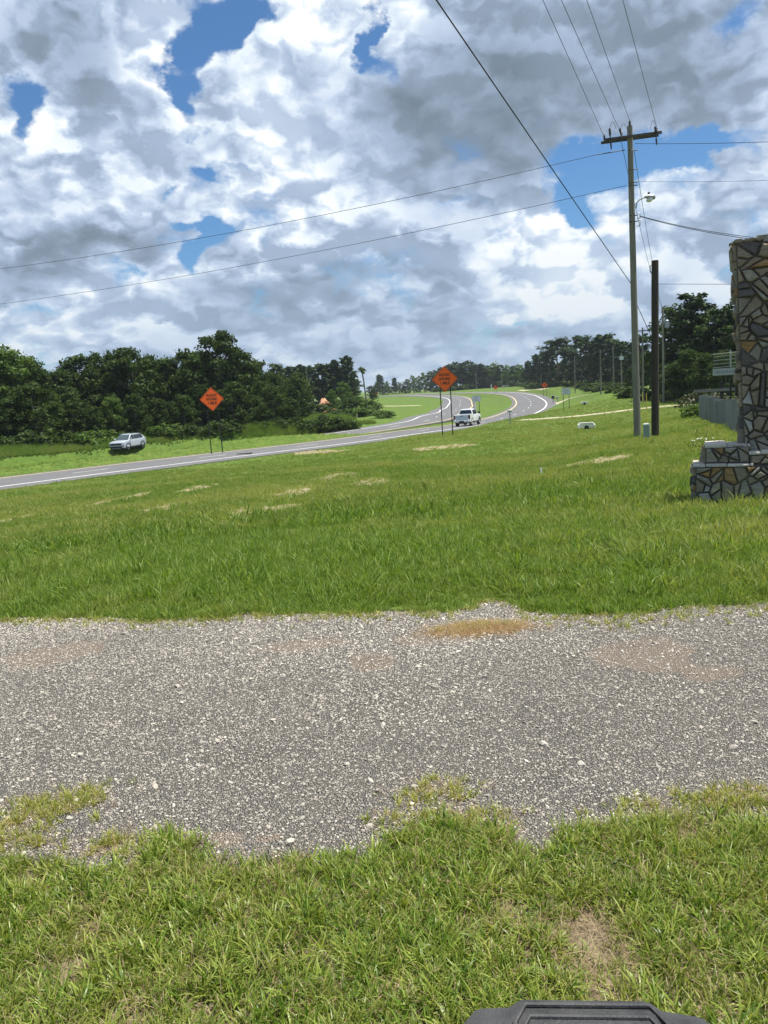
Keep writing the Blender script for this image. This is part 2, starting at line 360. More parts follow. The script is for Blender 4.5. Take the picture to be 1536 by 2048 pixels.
# ------------------------------------------------------------------ materials
def mat(name, col=(.5, .5, .5), rough=.7, metal=0., spec=.5, build=None, **kw):
    m = bpy.data.materials.new(name); m.use_nodes = True; N = NT(m.node_tree); b = N.n['Principled BSDF']
    b.inputs['Base Color'].default_value = (*col, 1); b.inputs['Roughness'].default_value = rough; b.inputs['Metallic'].default_value = metal
    b.inputs['Specular IOR Level'].default_value = spec
    for k, v in kw.items(): b.inputs[k.replace('_', ' ')].default_value = v
    if build: build(N, b)
    return m
def worn(c1, c2, scale=3., bump=.0, bscale=30., obj=True, detail=5):
    def f(N, b):
        tc = N.new('ShaderNodeTexCoord', None, 3)
        n = N.noise(tc, scale, detail, .6)
        N.put(b.inputs['Base Color'], N.mix(N.rng(n, .35, .65), c1, c2))
        if bump: N.put(b.inputs['Normal'], N.new('ShaderNodeBump', {'Strength': bump, 'Distance': .01, 'Height': N.noise(tc, bscale, 5, .6)}))
    return f

def m_ground(N, b):
    P = N.new('ShaderNodeNewGeometry', None, 0)
    g = N.attr('gravel'); s = N.attr('sand'); pe = N.attr('peach'); v = N.attr('near'); wd = N.attr('weeds')
    n1 = N.noise(P, .35, 5, .6); n2 = N.noise(P, 2.2, 6, .65); n3 = N.noise(P, 17., 5, .7); nf = N.noise(P, .03, 4, .5)
    # turf seen from afar: blades too small to tell apart
    turf = N.mix(N.rng(n1, .33, .67), (.065, .125, .016), (.115, .165, .026))
    turf = N.mix(N.rng(n2, .40, .72, 0, .55), turf, (.165, .19, .045))
    turf = N.mix(N.rng(nf, .42, .62, 0, .55), turf, (.10, .165, .024))
    turf = N.mix(N.rng(N.noise(P, 1.1, 6, .7), .42, .6, .5, 0), turf, (.055, .105, .018))
    turf = N.mix(N.rng(n3, .30, .52, .42, 0), turf, (.035, .07, .012))
    soil = N.mix(N.rng(n3, .3, .7), (.07, .055, .035), (.27, .21, .135))
    turf = N.mix(N.m('MULTIPLY', v, 1.), turf, N.mix(N.rng(n2, .45, .7, 0, .6), soil, (.16, .125, .075)))
    turf = N.mix(wd, turf, N.mix(N.rng(n2, .35, .65), (.05, .095, .018), (.09, .15, .028)))
    sand = N.mix(N.rng(n3, .3, .75), (.15, .115, .06), (.44, .36, .24))
    sm = N.rng(N.m('ADD', s, N.m('MULTIPLY', N.m('SUBTRACT', n3, .5), 1.8)), .40, .8)
    turf = N.mix(N.m('MULTIPLY', sm, .85), turf, sand)
    v1 = N.new('ShaderNodeTexVoronoi', {'Vector': P, 'Scale': 150., 'Randomness': 1.}, None)
    v2 = N.new('ShaderNodeTexVoronoi', {'Vector': P, 'Scale': 330.}, None)
    cr = N.new('ShaderNodeSeparateColor', {0: v1.outputs['Color']}, None); cr2 = N.new('ShaderNodeSeparateColor', {0: v2.outputs['Color']}, None)
    peb = N.ramp(cr.outputs[0], [(0., (.18, .168, .15)), (.3, (.34, .313, .268)), (.6, (.29, .275, .25)), (.85, (.43, .41, .36)), (1., (.66, .62, .54))])
    peb2 = N.ramp(cr2.outputs[0], [(0., (.17, .158, .14)), (.5, (.36, .33, .28)), (1., (.38, .35, .30))])
    gr = N.mix(N.rng(v1.outputs['Distance'], .0045, .0022), peb2, peb)
    gr = N.mix(N.m('MULTIPLY', N.rng(N.m('ADD', pe, N.m('MULTIPLY', N.m('SUBTRACT', n3, .5), .9)), .30, .75), .75), gr, N.mix(n3, (.46, .35, .25), (.64, .51, .39)))
    gr = N.mix(N.rng(n2, .3, .5, .25, 0), gr, (.08, .078, .075))
    col = N.mix(g, turf, gr)
    N.put(b.inputs['Base Color'], col)
    hb = N.m('ADD', N.m('MULTIPLY', g, N.m('MULTIPLY', N.m('SUBTRACT', .006, v1.outputs['Distance']), 1.)), N.m('MULTIPLY', n3, .02))
    N.put(b.inputs['Normal'], N.new('ShaderNodeBump', {'Strength': .8, 'Distance': 1., 'Height': hb}))
M_ground = mat('turf_and_gravel_ground', rough=.95, spec=.15, build=m_ground)

# ------------------------------------------------------------------ ground sheet
azs = np.radians(np.concatenate([np.arange(-180, -44, 4.), np.linspace(-44, 44, 430), np.arange(48, 180, 4.)]))
rs = np.concatenate([np.geomspace(.5, 2., 50)[:-1], np.geomspace(2., 7., 150)[:-1], np.geomspace(7., 520., 400)[:-1], np.geomspace(520, 4200, 30)])
AZ, RS = np.meshgrid(azs, rs, indexing='ij'); GX = RS*np.sin(AZ); GY = RS*np.cos(AZ)
GZ, ONR = ground_z(GX, GY, True)
na, nr = AZ.shape
idx = np.arange(na*nr).reshape(na, nr); nxt = np.roll(idx, -1, axis=0)
Q = np.stack([idx[:, :-1], idx[:, 1:], nxt[:, 1:], nxt[:, :-1]], -1).reshape(-1, 4)
V = np.stack([GX, GY, GZ], -1).reshape(-1, 3)
me = npmesh('ground', V, Q)
ground = link_mesh('ground', me, M_ground); tag(ground, kind='structure')
# close the small hole under the camera
ce = len(V); fan = np.concatenate([[0, 0, gz(0, 0)], []])
pg = pydata('ground_centre', [tuple(V[i*nr]) for i in range(na)]+[(0, 0, gz(0.001, 0.001))], [(i, (i+1) % na, na) for i in range(na)], M_ground, ground)
tag(pg, kind='structure')
def setattr_pt(me, name, arr):
    a = me.attributes.new(name, 'FLOAT', 'POINT'); a.data.foreach_set('value', np.asarray(arr, np.float32).ravel())
WEED_LINE = np.array([gp(*q)[:2] for q in [(-120, 935), (0, 925), (100, 921), (210, 905), (310, 893), (450, 882), (560, 872), (680, 862), (720, 852), (760, 848)]])
def weeds_mask(x, y):
    yl = np.interp(x, WEED_LINE[:, 0], WEED_LINE[:, 1])
    return sst(-1., 1.5, y-yl+(fbm(x*.5, y*.5, 61, 3)-.5)*3)*(1-sst(-5., 1.5, x+(fbm(x*.3, y*.12, 66, 3)-.5)*9+(y-110)*.06))*(1-sst(150, 190, y+(fbm(x*.2, y*.2, 67, 2)-.5)*30))
setattr_pt(me, 'gravel', gravel_mask(GX, GY)); setattr_pt(me, 'sand', patch_mask(GX, GY, SAND)*.9); setattr_pt(me, 'peach', patch_mask(GX, GY, PEACH))
setattr_pt(me, 'near', 1-sst(3, 3.6, GY)); setattr_pt(me, 'weeds', weeds_mask(GX, GY))

# ------------------------------------------------------------------ carriageways
def m_asphalt(N, b):
    P = N.new('ShaderNodeNewGeometry', None, 0)
    n = N.noise(P, .5, 5, .6); f = N.noise(P, 60., 3, .7); st = N.noise(N.v('MULTIPLY', P, (.25, .05, 1.)), 1., 4, .6)
    c = N.mix(N.rng(n, .3, .7), (.098, .099, .104), (.135, .134, .134)); c = N.mix(N.rng(st, .4, .65, 0, .35), c, (.08, .081, .088))
    N.put(b.inputs['Base Color'], N.mix(N.rng(f, .3, .7, 0, .5), c, (.17, .167, .162)))
M_asph = mat('worn_grey_asphalt', rough=.9, spec=.25, build=m_asphalt)
def m_paint(c1, c2):
    def f(N, b):
        P = N.new('ShaderNodeNewGeometry', None, 0); N.put(b.inputs['Base Color'], N.mix(N.rng(N.noise(P, 2.5, 6, .7), .42, .75), c1, c2))
    return f
M_white = mat('white_road_paint', rough=.7, build=m_paint((.80, .80, .77), (.58, .58, .56)))
M_yellow = mat('yellow_road_paint', rough=.7, build=m_paint((.74, .56, .24), (.45, .38, .24)))
M_lip = mat('pale_gravel_verge', rough=.95, build=worn((.36, .32, .22), (.22, .20, .12), .6))
def strip(name, C, w0, w1, dz, m, parent=None, skirt=0.):
    a, b = offset(C, w0), offset(C, w1); a[:, 2] += dz; b[:, 2] += dz; n = len(C)
    V = np.vstack([a, b]); Fc = [(i, i+1, n+i+1, n+i) for i in range(n-1)]
    if skirt:
        c, d = a.copy(), b.copy(); c[:, 2] -= skirt; d[:, 2] -= skirt; V = np.vstack([V, c, d])
        Fc += [(2*n+i, 2*n+i+1, i+1, i) for i in range(n-1)]+[(n+i, n+i+1, 3*n+i+1, 3*n+i) for i in range(n-1)]
    return pydata(name, V, Fc, m, parent)
def arclen(C): return np.r_[0, np.cumsum(np.linalg.norm(np.diff(C, axis=0), axis=1))]
def carriageway(C, wl, wr, yel, whi):
    r = strip('road', C, wl, wr, .0, M_asph, skirt=.25); tag(r, kind='structure')
    s = 1 if yel < 0 else -1
    strip('yellow_edge_line', C, yel-.12, yel+.12, .010, M_yellow, r); strip('white_edge_line', C, whi-.13, whi+.13, .010, M_white, r)
    L = arclen(C); D = []
    for s0 in np.arange(4, L[-1]-4, 12.2):
        ss = np.linspace(s0, s0+3.05, 4); P = np.stack([np.interp(ss, L, C[:, k]) for k in range(3)], -1)
        if 25 < P[0, 1] < 330 and P[0, 0] > -60: strip('lane_dash', P, -.07, .07, .010, M_white, r)
    return r
road1 = carriageway(NC, -4.7, 6.0, -3.6, 3.6)
road2 = carriageway(FC, -6.0, 4.7, 3.6, -3.6)

# ================================================================== SCATTER (geometry nodes on point meshes)
def scatter(name, P, protos, idx, rot, scl, tint, mats_kind='stuff'):
    me = bpy.data.meshes.new(name); P = np.asarray(P, np.float32); n = len(P)
    me.vertices.add(n); me.vertices.foreach_set('co', P.ravel())
    for nm, arr, ty, key in (('idx', idx, 'INT', 'value'), ('scl', scl, 'FLOAT', 'value'), ('tint', tint, 'FLOAT', 'value'), ('rot', rot, 'FLOAT_VECTOR', 'vector')):
        a = me.attributes.new(nm, ty, 'POINT'); a.data.foreach_set(key, np.asarray(arr, np.int32 if ty == 'INT' else np.float32).ravel())
    ob = bpy.data.objects.new(name, me); COL.objects.link(ob)
    ng = bpy.data.node_groups.new(name+'_nodes', 'GeometryNodeTree')
    ng.interface.new_socket('Geometry', in_out='INPUT', socket_type='NodeSocketGeometry'); ng.interface.new_socket('Geometry', in_out='OUTPUT', socket_type='NodeSocketGeometry')
    gi = ng.nodes.new('NodeGroupInput'); go = ng.nodes.new('NodeGroupOutput'); ip = ng.nodes.new('GeometryNodeInstanceOnPoints'); g2 = ng.nodes.new('GeometryNodeGeometryToInstance')
    for p in reversed(protos):
        oi = ng.nodes.new('GeometryNodeObjectInfo'); oi.inputs['Object'].default_value = p; ng.links.new(oi.outputs['Geometry'], g2.inputs[0])
    def at(nm, ty):
        a = ng.nodes.new('GeometryNodeInputNamedAttribute'); a.data_type = ty; a.inputs[0].default_value = nm; return a.outputs[0]
    ng.links.new(gi.outputs[0], ip.inputs['Points']); ng.links.new(g2.outputs[0], ip.inputs['Instance']); ip.inputs['Pick Instance'].default_value = True
    ng.links.new(at('idx', 'INT'), ip.inputs['Instance Index']); ng.links.new(at('rot', 'FLOAT_VECTOR'), ip.inputs['Rotation']); ng.links.new(at('scl', 'FLOAT'), ip.inputs['Scale'])
    ng.links.new(ip.outputs[0], go.inputs[0])
    md = ob.modifiers.new('scatter', 'NODES'); md.node_group = ng
    tag(ob, kind=mats_kind); return ob
def proto(name, V, Fc, m, k=None):
    me = npmesh(name, V, Fc) if k is None else k; me.materials.append(m); return bpy.data.objects.new(name, me)

def leafmat(name, c1, c2, c3, trans=.35, spec=.25, rough=.55, tintcol=None, tint_typ='INSTANCER'):
    def f(N, b):
        isl = N.new('ShaderNodeNewGeometry', None, 8)   # random per island
        oi = N.new('ShaderNodeObjectInfo', None, 5)
        c = N.ramp(isl, [(0., c1), (.55, c2), (1., c3)])
        c = N.mix(N.rng(oi, 0, 1, 0, .22), c, c1)
        if tintcol: c = N.mix(N.attr('tint', 2, tint_typ), c, tintcol)
        N.put(b.inputs['Base Color'], c)
        tr = N.new('ShaderNodeBsdfTranslucent', {0: N.mix(1., c, (1.25, 1.25, .55), 'MULTIPLY')})
        out = N.n['Material Output']
        N.l.new(N.new('ShaderNodeMixShader', {0: trans, 1: b.outputs[0], 2: tr}), out.inputs[0])
    return mat(name, rough=rough, spec=spec, build=f)
M_lawn = leafmat('lawn_blades', (.075, .150, .014), (.160, .255, .030), (.33, .40, .10), .40, spec=.35, tintcol=(.30, .325, .095))
M_crab = leafmat('crabgrass_blades', (.042, .105, .008), (.130, .235, .020), (.35, .43, .075), .34, spec=.4, rough=.42, tintcol=(.38, .36, .10))
M_straw = leafmat('dry_straw', (.16, .12, .065), (.30, .235, .14), (.47, .39, .26), .15, tintcol=(.42, .27, .12))
M_weed = leafmat('weed_leaves', (.075, .150, .018), (.135, .235, .034), (.21, .29, .065), .42, tintcol=(.20, .25, .065))

def tuft(name, nb, rad, h0, h1, w, m, lean=.5, seg=3, seed=0, flat=False):
    r = np.random.default_rng(seed); V = []; Q = []
    for i in range(nb):
        a = r.uniform(0, 2*math.pi); rr = rad*math.sqrt(r.uniform()); x, y = rr*math.cos(a), rr*math.sin(a)
        b = r.uniform(0, 2*math.pi) if not flat else a+r.normal(0, .5); L = r.uniform(h0, h1); ln = abs(r.normal(lean, .3)); ww = w*r.uniform(.7, 1.3)
        dx, dy = math.cos(b), math.sin(b); sa = b+math.pi/2+r.normal(0, .5); sx, sy = math.cos(sa)*ww/2, math.sin(sa)*ww/2
        px, py, pz = x, y, -.006; b0 = len(V)
        for k in range(seg+1):
            t = k/seg; wk = (1-t**1.6)*1.0+.08 if k else .75
            V += [(px-sx*wk, py-sy*wk, pz), (px+sx*wk, py+sy*wk, pz)]
            ang = ln*(.35+1.25*t); px += dx*math.sin(ang)*L/seg; py += dy*math.sin(ang)*L/seg; pz += max(math.cos(ang), -.25)*L/seg
        for k in range(seg): q = b0+2*k; Q.append((q, q+1, q+3, q+2))
    return proto(name, V, Q, m)
lawn_p = [tuft('lawn_tuft', 30, .085, .05, .125, .0068, M_lawn, .55, 3, s) for s in range(6)]
lawnf_p = [tuft('lawn_tuft_far', 28, .16, .06, .15, .014, M_lawn, .6, 2, 20+s) for s in range(5)]
crab_p = [tuft('crabgrass_tuft', 13, .025, .035, .085, .0062, M_crab, .95, 4, 40+s, True) for s in range(7)]
fine_p = [tuft('fine_tuft', 16, .03, .03, .07, .0030, M_crab, .8, 3, 60+s) for s in range(4)]
straw_p = [tuft('straw_bits', 11, .06, .03, .08, .0022, M_straw, 1.45, 2, 80+s) for s in range(4)]
weed_p = [tuft('weed_clump', 44, .22, .35, 1.0, .045, M_weed, .38, 3, 100+s) for s in range(5)]

def sector(n, r0, r1, a0=-41., a1=43., power=0.):
    """random ground points in a sector, density falling with r**-power"""
    u = RNG.uniform(size=n); e = 2-power
    r = (r0**e+(r1**e-r0**e)*u)**(1/e); a = np.radians(RNG.uniform(a0, a1, n)); return r*np.sin(a), r*np.cos(a)
OCC = []   # footprints of things nothing grows through: x, y, radius
def place(name, X, Y, protos, keep, s, tint, tilt=.12):
    X, Y, s, tint = X[keep], Y[keep], s[keep], tint[keep]
    Z, onr = ground_z(X, Y, True); ok = onr > .08
    for (ox, oy, orr) in OCC: ok &= np.hypot(X-ox, Y-oy) > orr
    X, Y, Z, s, tint = X[ok], Y[ok], Z[ok], s[ok], tint[ok]; n = len(X)
    rot = np.stack([RNG.normal(0, tilt, n), RNG.normal(0, tilt, n), RNG.uniform(0, 6.283, n)], -1)
    return scatter(name, np.stack([X, Y, Z], -1), protos, RNG.integers(0, len(protos), n), rot, s, np.clip(tint, 0, 1))
# ================================================================== TREES
def limbs(mb, base, H, r0, r, n, z0, z1, spread, up=.5, n8=7, lean=.03):
    """trunk and limbs; returns limb ends"""
    P = [Vector(base)]; k = 7; dx, dy = r.normal(0, lean, 2)
    for i in range(1, k+1): P.append(Vector((dx*H*i/k+r.normal(0, .008)*H, dy*H*i/k+r.normal(0, .008)*H, H*i/k)))
    mb.tube(P, [r0*(1-.85*i/k)*(1.25 if i == 0 else 1) for i in range(k+1)], n8); ends = []
    for j in range(n):
        t = z0+(z1-z0)*(j+r.uniform(0, .9))/n; f = t*k; i = min(int(f), k-1); p = P[i].lerp(P[i+1], f-i)
        a = j*2.4+r.uniform(-.5, .5); L = spread*(1-.55*max(0, (t-z0)/(1-z0+.01)))*r.uniform(.7, 1.15)
        d = Vector((math.cos(a), math.sin(a), up+r.uniform(-.15, .3))).normalized(); q = p+d*L*.5+Vector((0, 0, .04*L)); e = p+d*L+Vector((0, 0, .12*L))
        rr = r0*(1-.85*t)*.5; mb.tube([p, q, e], [rr, rr*.6, rr*.2], 5, False); ends.append((p, e))
    return P, ends
def leaves(r, cen, rad, n, size, flat_=.3, shell=.55):
    """leaf-sized faces spread through a clump, each its own plane"""
    d = r.normal(size=(n, 3)); d /= np.linalg.norm(d, axis=1)[:, None]
    p = cen+d*rad*(shell+(1-shell)*r.uniform(size=(n, 1)))*np.array([1, 1, .8])*(1+r.normal(0, .14, (n, 1)))
    nr_ = d*.8+r.normal(0, .6, (n, 3))+np.array([0, 0, flat_]); nr_ /= np.linalg.norm(nr_, axis=1)[:, None]
    t = np.cross(nr_, r.normal(size=(n, 3))); t /= np.linalg.norm(t, axis=1)[:, None]; b = np.cross(nr_, t)
    s = size*r.uniform(.6, 1.35, (n, 1)); V = np.stack([p-t*s*.62, p-b*s*.36, p+t*s*.62, p+b*s*.36], 1); return V.reshape(-1, 3)
def crown_mesh(name, parts):
    V = np.vstack(parts); return npmesh(name, V, np.arange(len(V)).reshape(-1, 4))
M_bark = mat('bark', rough=.95, build=worn((.10, .085, .07), (.17, .15, .125), 3., .5, 20))
M_pinebark = mat('pine_bark', rough=.95, build=worn((.12, .075, .05), (.20, .14, .105), 3., .5, 20))
M_leaf = leafmat('broadleaf_foliage', (.022, .044, .010), (.043, .080, .015), (.085, .130, .026), .30, spec=.12)
M_leaf2 = leafmat('light_broadleaf_foliage', (.055, .10, .020), (.09, .155, .03), (.15, .215, .05), .34, spec=.12)
M_needle = leafmat('pine_needles', (.018, .038, .013), (.034, .064, .019), (.060, .098, .030), .18, spec=.1)
M_dry = leafmat('dull_shrub_foliage', (.045, .055, .025), (.075, .085, .04), (.12, .12, .06), .25)
def broadleaf(seed, m, ncl=70, per=95, size=.30, wide=.30, low=.18, sub=.14):
    r = np.random.default_rng(seed); H = 10.; mb = MB()
    P, ends = limbs(mb, (0, 0, -.3), H*.88, .17, r, 12, .22, .92, H*wide, .55); parts = []; cl = []
    for p, e in ends: cl += [(e, 1.), (p.lerp(e, .62), .85)]
    while len(cl) < ncl:
        z = low+(1-low)*r.uniform()**.85; w = wide*H*(math.sin(math.pi*min(1, (z-low)/(1-low)*.78+.18)))**.7
        a = r.uniform(0, 6.28); q = w*math.sqrt(r.uniform(.15, 1)); cl.append((Vector((q*math.cos(a), q*math.sin(a), z*H)), r.uniform(.7, 1.1)))
    tp = P[-1]; cl += [(tp+Vector((r.normal(0, .35), r.normal(0, .35), .5+r.uniform(0, .6))), .75) for _ in range(3)]
    for c, k in cl: parts.append(leaves(r, np.array(c), H*sub*.62*k*r.uniform(.7, 1.25), int(per*k), size))
    return mb, crown_mesh('crown', parts), m
def pine(seed, m, nl=26, per=60, size=.30, z0=.45, spread=.23, round_=False):
    r = np.random.default_rng(seed); H = 10.; mb = MB()
    P, ends = limbs(mb, (0, 0, -.3), H*.97, .15, r, nl, z0, .98, H*spread, .12, lean=.015); parts = []
    for p, e in ends:
        for t in ((.45, .75, 1.) if not round_ else (.6, 1.)):
            c = p.lerp(e, t); parts.append(leaves(r, np.array(c)+np.array([0, 0, .1]), H*(.042 if not round_ else .062)*r.uniform(.7, 1.4), int(per*r.uniform(.6, 1.2)), size, .5, .3))
    for k in range(5): parts.append(leaves(r, np.array(P[-1])+r.normal(0, .22, 3)-np.array([0, 0, .25*k]), .34+.06*k, per, size, .5, .3))
    return mb, crown_mesh('crown', parts), m
def bush(seed, m, size=.16, n=26, per=70):
    r = np.random.default_rng(seed); mb = MB(); parts = []
    for j in range(6):
        a = r.uniform(0, 6.28); mb.tube([(0, 0, -.1), (math.cos(a)*.25, math.sin(a)*.25, .6), (math.cos(a)*.6, math.sin(a)*.6, 1.3)], [.04, .03, .012], 5, False)
    for j in range(n):
        a = r.uniform(0, 6.28); q = 1.05*math.sqrt(r.uniform()); z = .25+1.35*r.uniform()*(1-.45*q*q); parts.append(leaves(r, np.array([q*math.cos(a), q*math.sin(a), z]), r.uniform(.25, .42), per, size))
    return mb, crown_mesh('foliage', parts), m
PROT = {}
def reg(key, lst, bark): PROT[key] = [(mb, cm, m, bark) for mb, cm, m in lst]
reg('oak', [broadleaf(s, M_leaf, 104, 66, .27, w, .10, .115) for s, w in ((1, .27), (2, .31), (3, .24), (4, .29), (5, .26))], M_bark)
reg('light', [broadleaf(s, M_leaf2, 90, 60, .27, w, .12, .115) for s, w in ((11, .27), (12, .25))], M_bark)
reg('far', [broadleaf(s, M_leaf, 60, 30, .50, .27, .0) for s in (21, 22, 23)], M_bark)
reg('farlight', [broadleaf(s, M_leaf2, 40, 26, .48, .24, .12) for s in (26, 27)], M_bark)
reg('pine', [pine(s, M_needle, 30, 64, .25, z, w) for s, z, w in ((31, .14, .21), (32, .22, .19), (33, .10, .23))], M_pinebark)
reg('farpine', [pine(s, M_needle, 30, 26, .50, z, .19, True) for s, z in ((41, .12), (42, .25))], M_pinebark)
reg('tallpine', [pine(51, M_needle, 14, 70, .30, .66, .21, True), pine(52, M_needle, 12, 60, .30, .72, .17, True)], M_pinebark)
reg('bush', [bush(s, M_leaf) for s in (61, 62, 63)], M_bark)
reg('lightbush', [bush(s, M_leaf2) for s in (66, 67)], M_bark)
reg('drybush', [bush(71, M_dry, .13, 22, 60)], M_bark)
_made = {}
TRUNKN = {'bush': 'stem', 'lightbush': 'stem', 'drybush': 'stem'}
def plant(kind, x, y, h, label, cat, name, group=None, w=1., k=None, sink=.1, base_h=None):
    L = PROT[kind]; k = RNG.integers(0, len(L)) if k is None else k; mb, cm, m, bark = L[k]
    H = 10. if kind not in TRUNKN else 1.75
    s = h/H; z = gz(x, y)-sink
    root = empty(name, (x, y, z), label, cat, group, RNG.uniform(0, 6.28)); root.scale = (s*w, s*w, s)
    if (kind, k) not in _made:
        t = mb.build(TRUNKN.get(kind, 'trunk'), bark, root, smooth=True); cm.materials.append(m); c = link_mesh('crown' if kind not in TRUNKN else 'foliage', cm, (), root); _made[(kind, k)] = (t, c)
    else:
        for src in _made[(kind, k)]:
            c = src.copy(); COL.objects.link(c); c.parent = root
    return root
ORD = ['first', 'second', 'third', 'fourth', 'fifth', 'sixth', 'seventh', 'eighth', 'ninth', 'tenth', 'eleventh', 'twelfth', 'thirteenth', 'fourteenth', 'fifteenth', 'sixteenth', 'seventeenth', 'eighteenth', 'nineteenth', 'twentieth', 'twenty-first', 'twenty-second', 'twenty-third', 'twenty-fourth']
def tree_at(kind, px, top, Y, label, cat='tree', name='broadleaf_tree', group=None, w=1., k=None):
    p, _ = on_ground(px, Y); zt = sight(px, top, Y)[2]; h = max(zt-p[2], 1.)
    return plant(kind, p[0], p[1], h, label, cat, name, group, w, k)
def row(kind, lst, fmt, name, group, cat='tree', w=1.):
    for i, q in enumerate(lst):
        kd = q[3] if len(q) > 3 and q[3] else kind
        tree_at(kd, q[0], q[1]+RNG.normal(0, 5 if kd in ('oak', 'pine') else 2), q[2], q[4] if len(q) > 4 else fmt.format(ORD[i]), cat, name, group, w*(q[5] if len(q) > 5 else 1.)*RNG.uniform(.78, 1.12))
# front of the left-hand wood, left to right
row('oak', [(-70, 700, 100, 'light', 'light green tree just outside the left edge of the photo', 1.1), (14, 690, 97, 'light', 'tall light green leafy tree at the far left edge', 1.05), (58, 702, 99, 'light', 'light green tree next right of the tall one at left edge', 1.),
  (96, 736, 100), (136, 742, 103), (172, 722, 108), (210, 708, 110), (246, 703, 112), (277, 696, 109), (314, 712, 113), (350, 714, 112), (386, 702, 112), (414, 706, 116),
  (452, 674, 114, None, 'tallest tree of the left wood, rising above the left road work sign', 1.05), (492, 704, 116), (522, 722, 119), (556, 744, 124), (600, 758, 130, 'oak', 'lower dark tree just left of the orange dirt mound', 1.)],
  'dark broadleaf tree along the left wood, {} trunk from the left edge', 'broadleaf_tree', 'front row of the wood on the left', w=1.12)
for off, dy, grp, lab in ((22, 13, 'middle row of the wood on the left', 'dark tree in the middle row of the left wood, {} from the left edge'), (4, 27, 'back row of the wood on the left', 'dark tree in the back row of the left wood, {} from the left edge')):
    for i, px in enumerate(range(-90+off, 600, 47)):
        t = np.interp(px, [-100, 50, 130, 250, 450, 550, 600], [700, 712, 748, 718, 712, 740, 752])+RNG.uniform(-8, 22)
        tree_at('oak', px+RNG.uniform(-9, 9), t, np.interp(px, [0, 600], [104, 130])+dy, lab.format(ORD[i]), 'tree', 'broadleaf_tree', grp, 1.2)
_us = [(-30, 790, 93, 'oak'), (20, 800, 92, 'oak'), (75, 770, 94, 'oak'), (120, 800, 95, 'light'), (155, 785, 96, 'oak'), (195, 815, 95, 'oak'), (232, 790, 98, 'light'), (280, 795, 99, 'oak'), (330, 800, 101, 'oak'), (372, 785, 102, 'oak'), (470, 770, 107, 'oak'), (510, 780, 109, 'oak'), (548, 775, 112, 'oak'), (585, 790, 114, 'oak')]
row('oak', [(a, b, c, d) for a, b, c, d in _us], 'small understory tree at the foot of the left wood, {} from the left', 'small_tree', 'understory trees at the foot of the left wood', w=1.45)
_ub = [(10, 865, 89), (70, 850, 90), (150, 858, 91), (190, 848, 92, 'lightbush'), (330, 845, 97, 'lightbush'), (365, 840, 98), (400, 850, 99), (440, 838, 101), (475, 842, 103), (520, 838, 106), (560, 835, 108), (600, 828, 110), (640, 828, 112), (672, 825, 114), (700, 828, 116, 'lightbush')]
row('bush', _ub, 'low bush in the weeds before the left wood, {} from the left edge', 'bush', 'bushes along the edge of the left wood', 'bush', 1.5)
# pines behind, and the gap with the dirt mound
row('farpine', [(560, 728, 215), (584, 732, 218), (606, 727, 222), (628, 731, 225), (650, 726, 226), (671, 721, 228), (685, 735, 232), (699, 716, 226, None, 'tallest black-green pine at the right end of the group beyond the mound', .7), (708, 745, 232, None, 'last short pine before the lone palm', .5)],
  'black-green pine beyond the dirt mound, {} from the left', 'pine_tree', 'pines behind the dirt mound', w=1.5)
for i, px in enumerate(range(545, 720, 16)): tree_at('far', px, 752+RNG.uniform(-5, 8), 245, 'dark pine in the second line behind the dirt mound, {} from the left'.format(ORD[i]), 'tree', 'pine_tree', 'second line of pines behind the mound', 1.7)
row('farlight', [(606, 752, 150, 'light'), (690, 764, 170, 'light'), (716, 772, 236, None), (748, 776, 240, 'far'), (666, 782, 150, 'light')], 'lighter green tree near the dirt mound and palm, {} from the left', 'leafy_tree', 'lighter trees around the dirt mound', w=1.3)
row('bush', [(616, 800, 150), (690, 795, 160), (712, 790, 168, 'lightbush'), (738, 800, 180), (680, 815, 140), (715, 812, 146, 'lightbush'), (745, 815, 152), (765, 822, 140, 'lightbush')],
  'bush on the slope below the palm and dirt mound, {} from the left', 'bush', 'bushes round the dirt mound', 'bush', 2.1)
# far line of trees across the end of the view
row('farlight', [(762, 752, 520, 'farpine'), (775, 766, 500), (790, 754, 510, 'farpine'), (803, 766, 505), (815, 761, 500, 'far'), (828, 750, 490), (838, 752, 485), (850, 748, 480), (862, 744, 470, 'far'), (755, 768, 480, 'far'), (872, 742, 465, 'far')],
  'hazy tree on the far skyline left of the right sign, {} from the palm', 'far_tree', 'far trees on the skyline between palm and sign', w=1.25)
for i, px in enumerate(range(742, 885, 11)): tree_at('far', px, 772+RNG.uniform(-4, 3), 540, 'low far tree behind the field, {} rightward from the palm'.format(ORD[i]), 'tree', 'far_tree', 'low far trees behind the field', 2.0)
row('far', [(886, 738, 455, 'farpine'), (898, 729, 450, 'farpine'), (911, 725, 445), (925, 726, 440, 'farpine'), (938, 723, 440), (951, 727, 436), (964, 731, 432, 'farpine'), (977, 730, 430), (990, 729, 425, 'farlight'), (1004, 732, 420), (1017, 733, 412, 'farlight'), (1030, 734, 400), (1043, 731, 385, 'farlight')],
  'dark tree behind the road bend, {} rightward from the right road work sign', 'far_tree', 'trees behind the bend of the road', w=1.5)
for i, px in enumerate(range(882, 1060, 13)): tree_at('far', px, 742+RNG.uniform(-4, 4), 462, 'dark tree in the second line behind the road bend, {} from the left'.format(ORD[i]), 'tree', 'far_tree', 'second line of trees behind the road bend', 1.9)
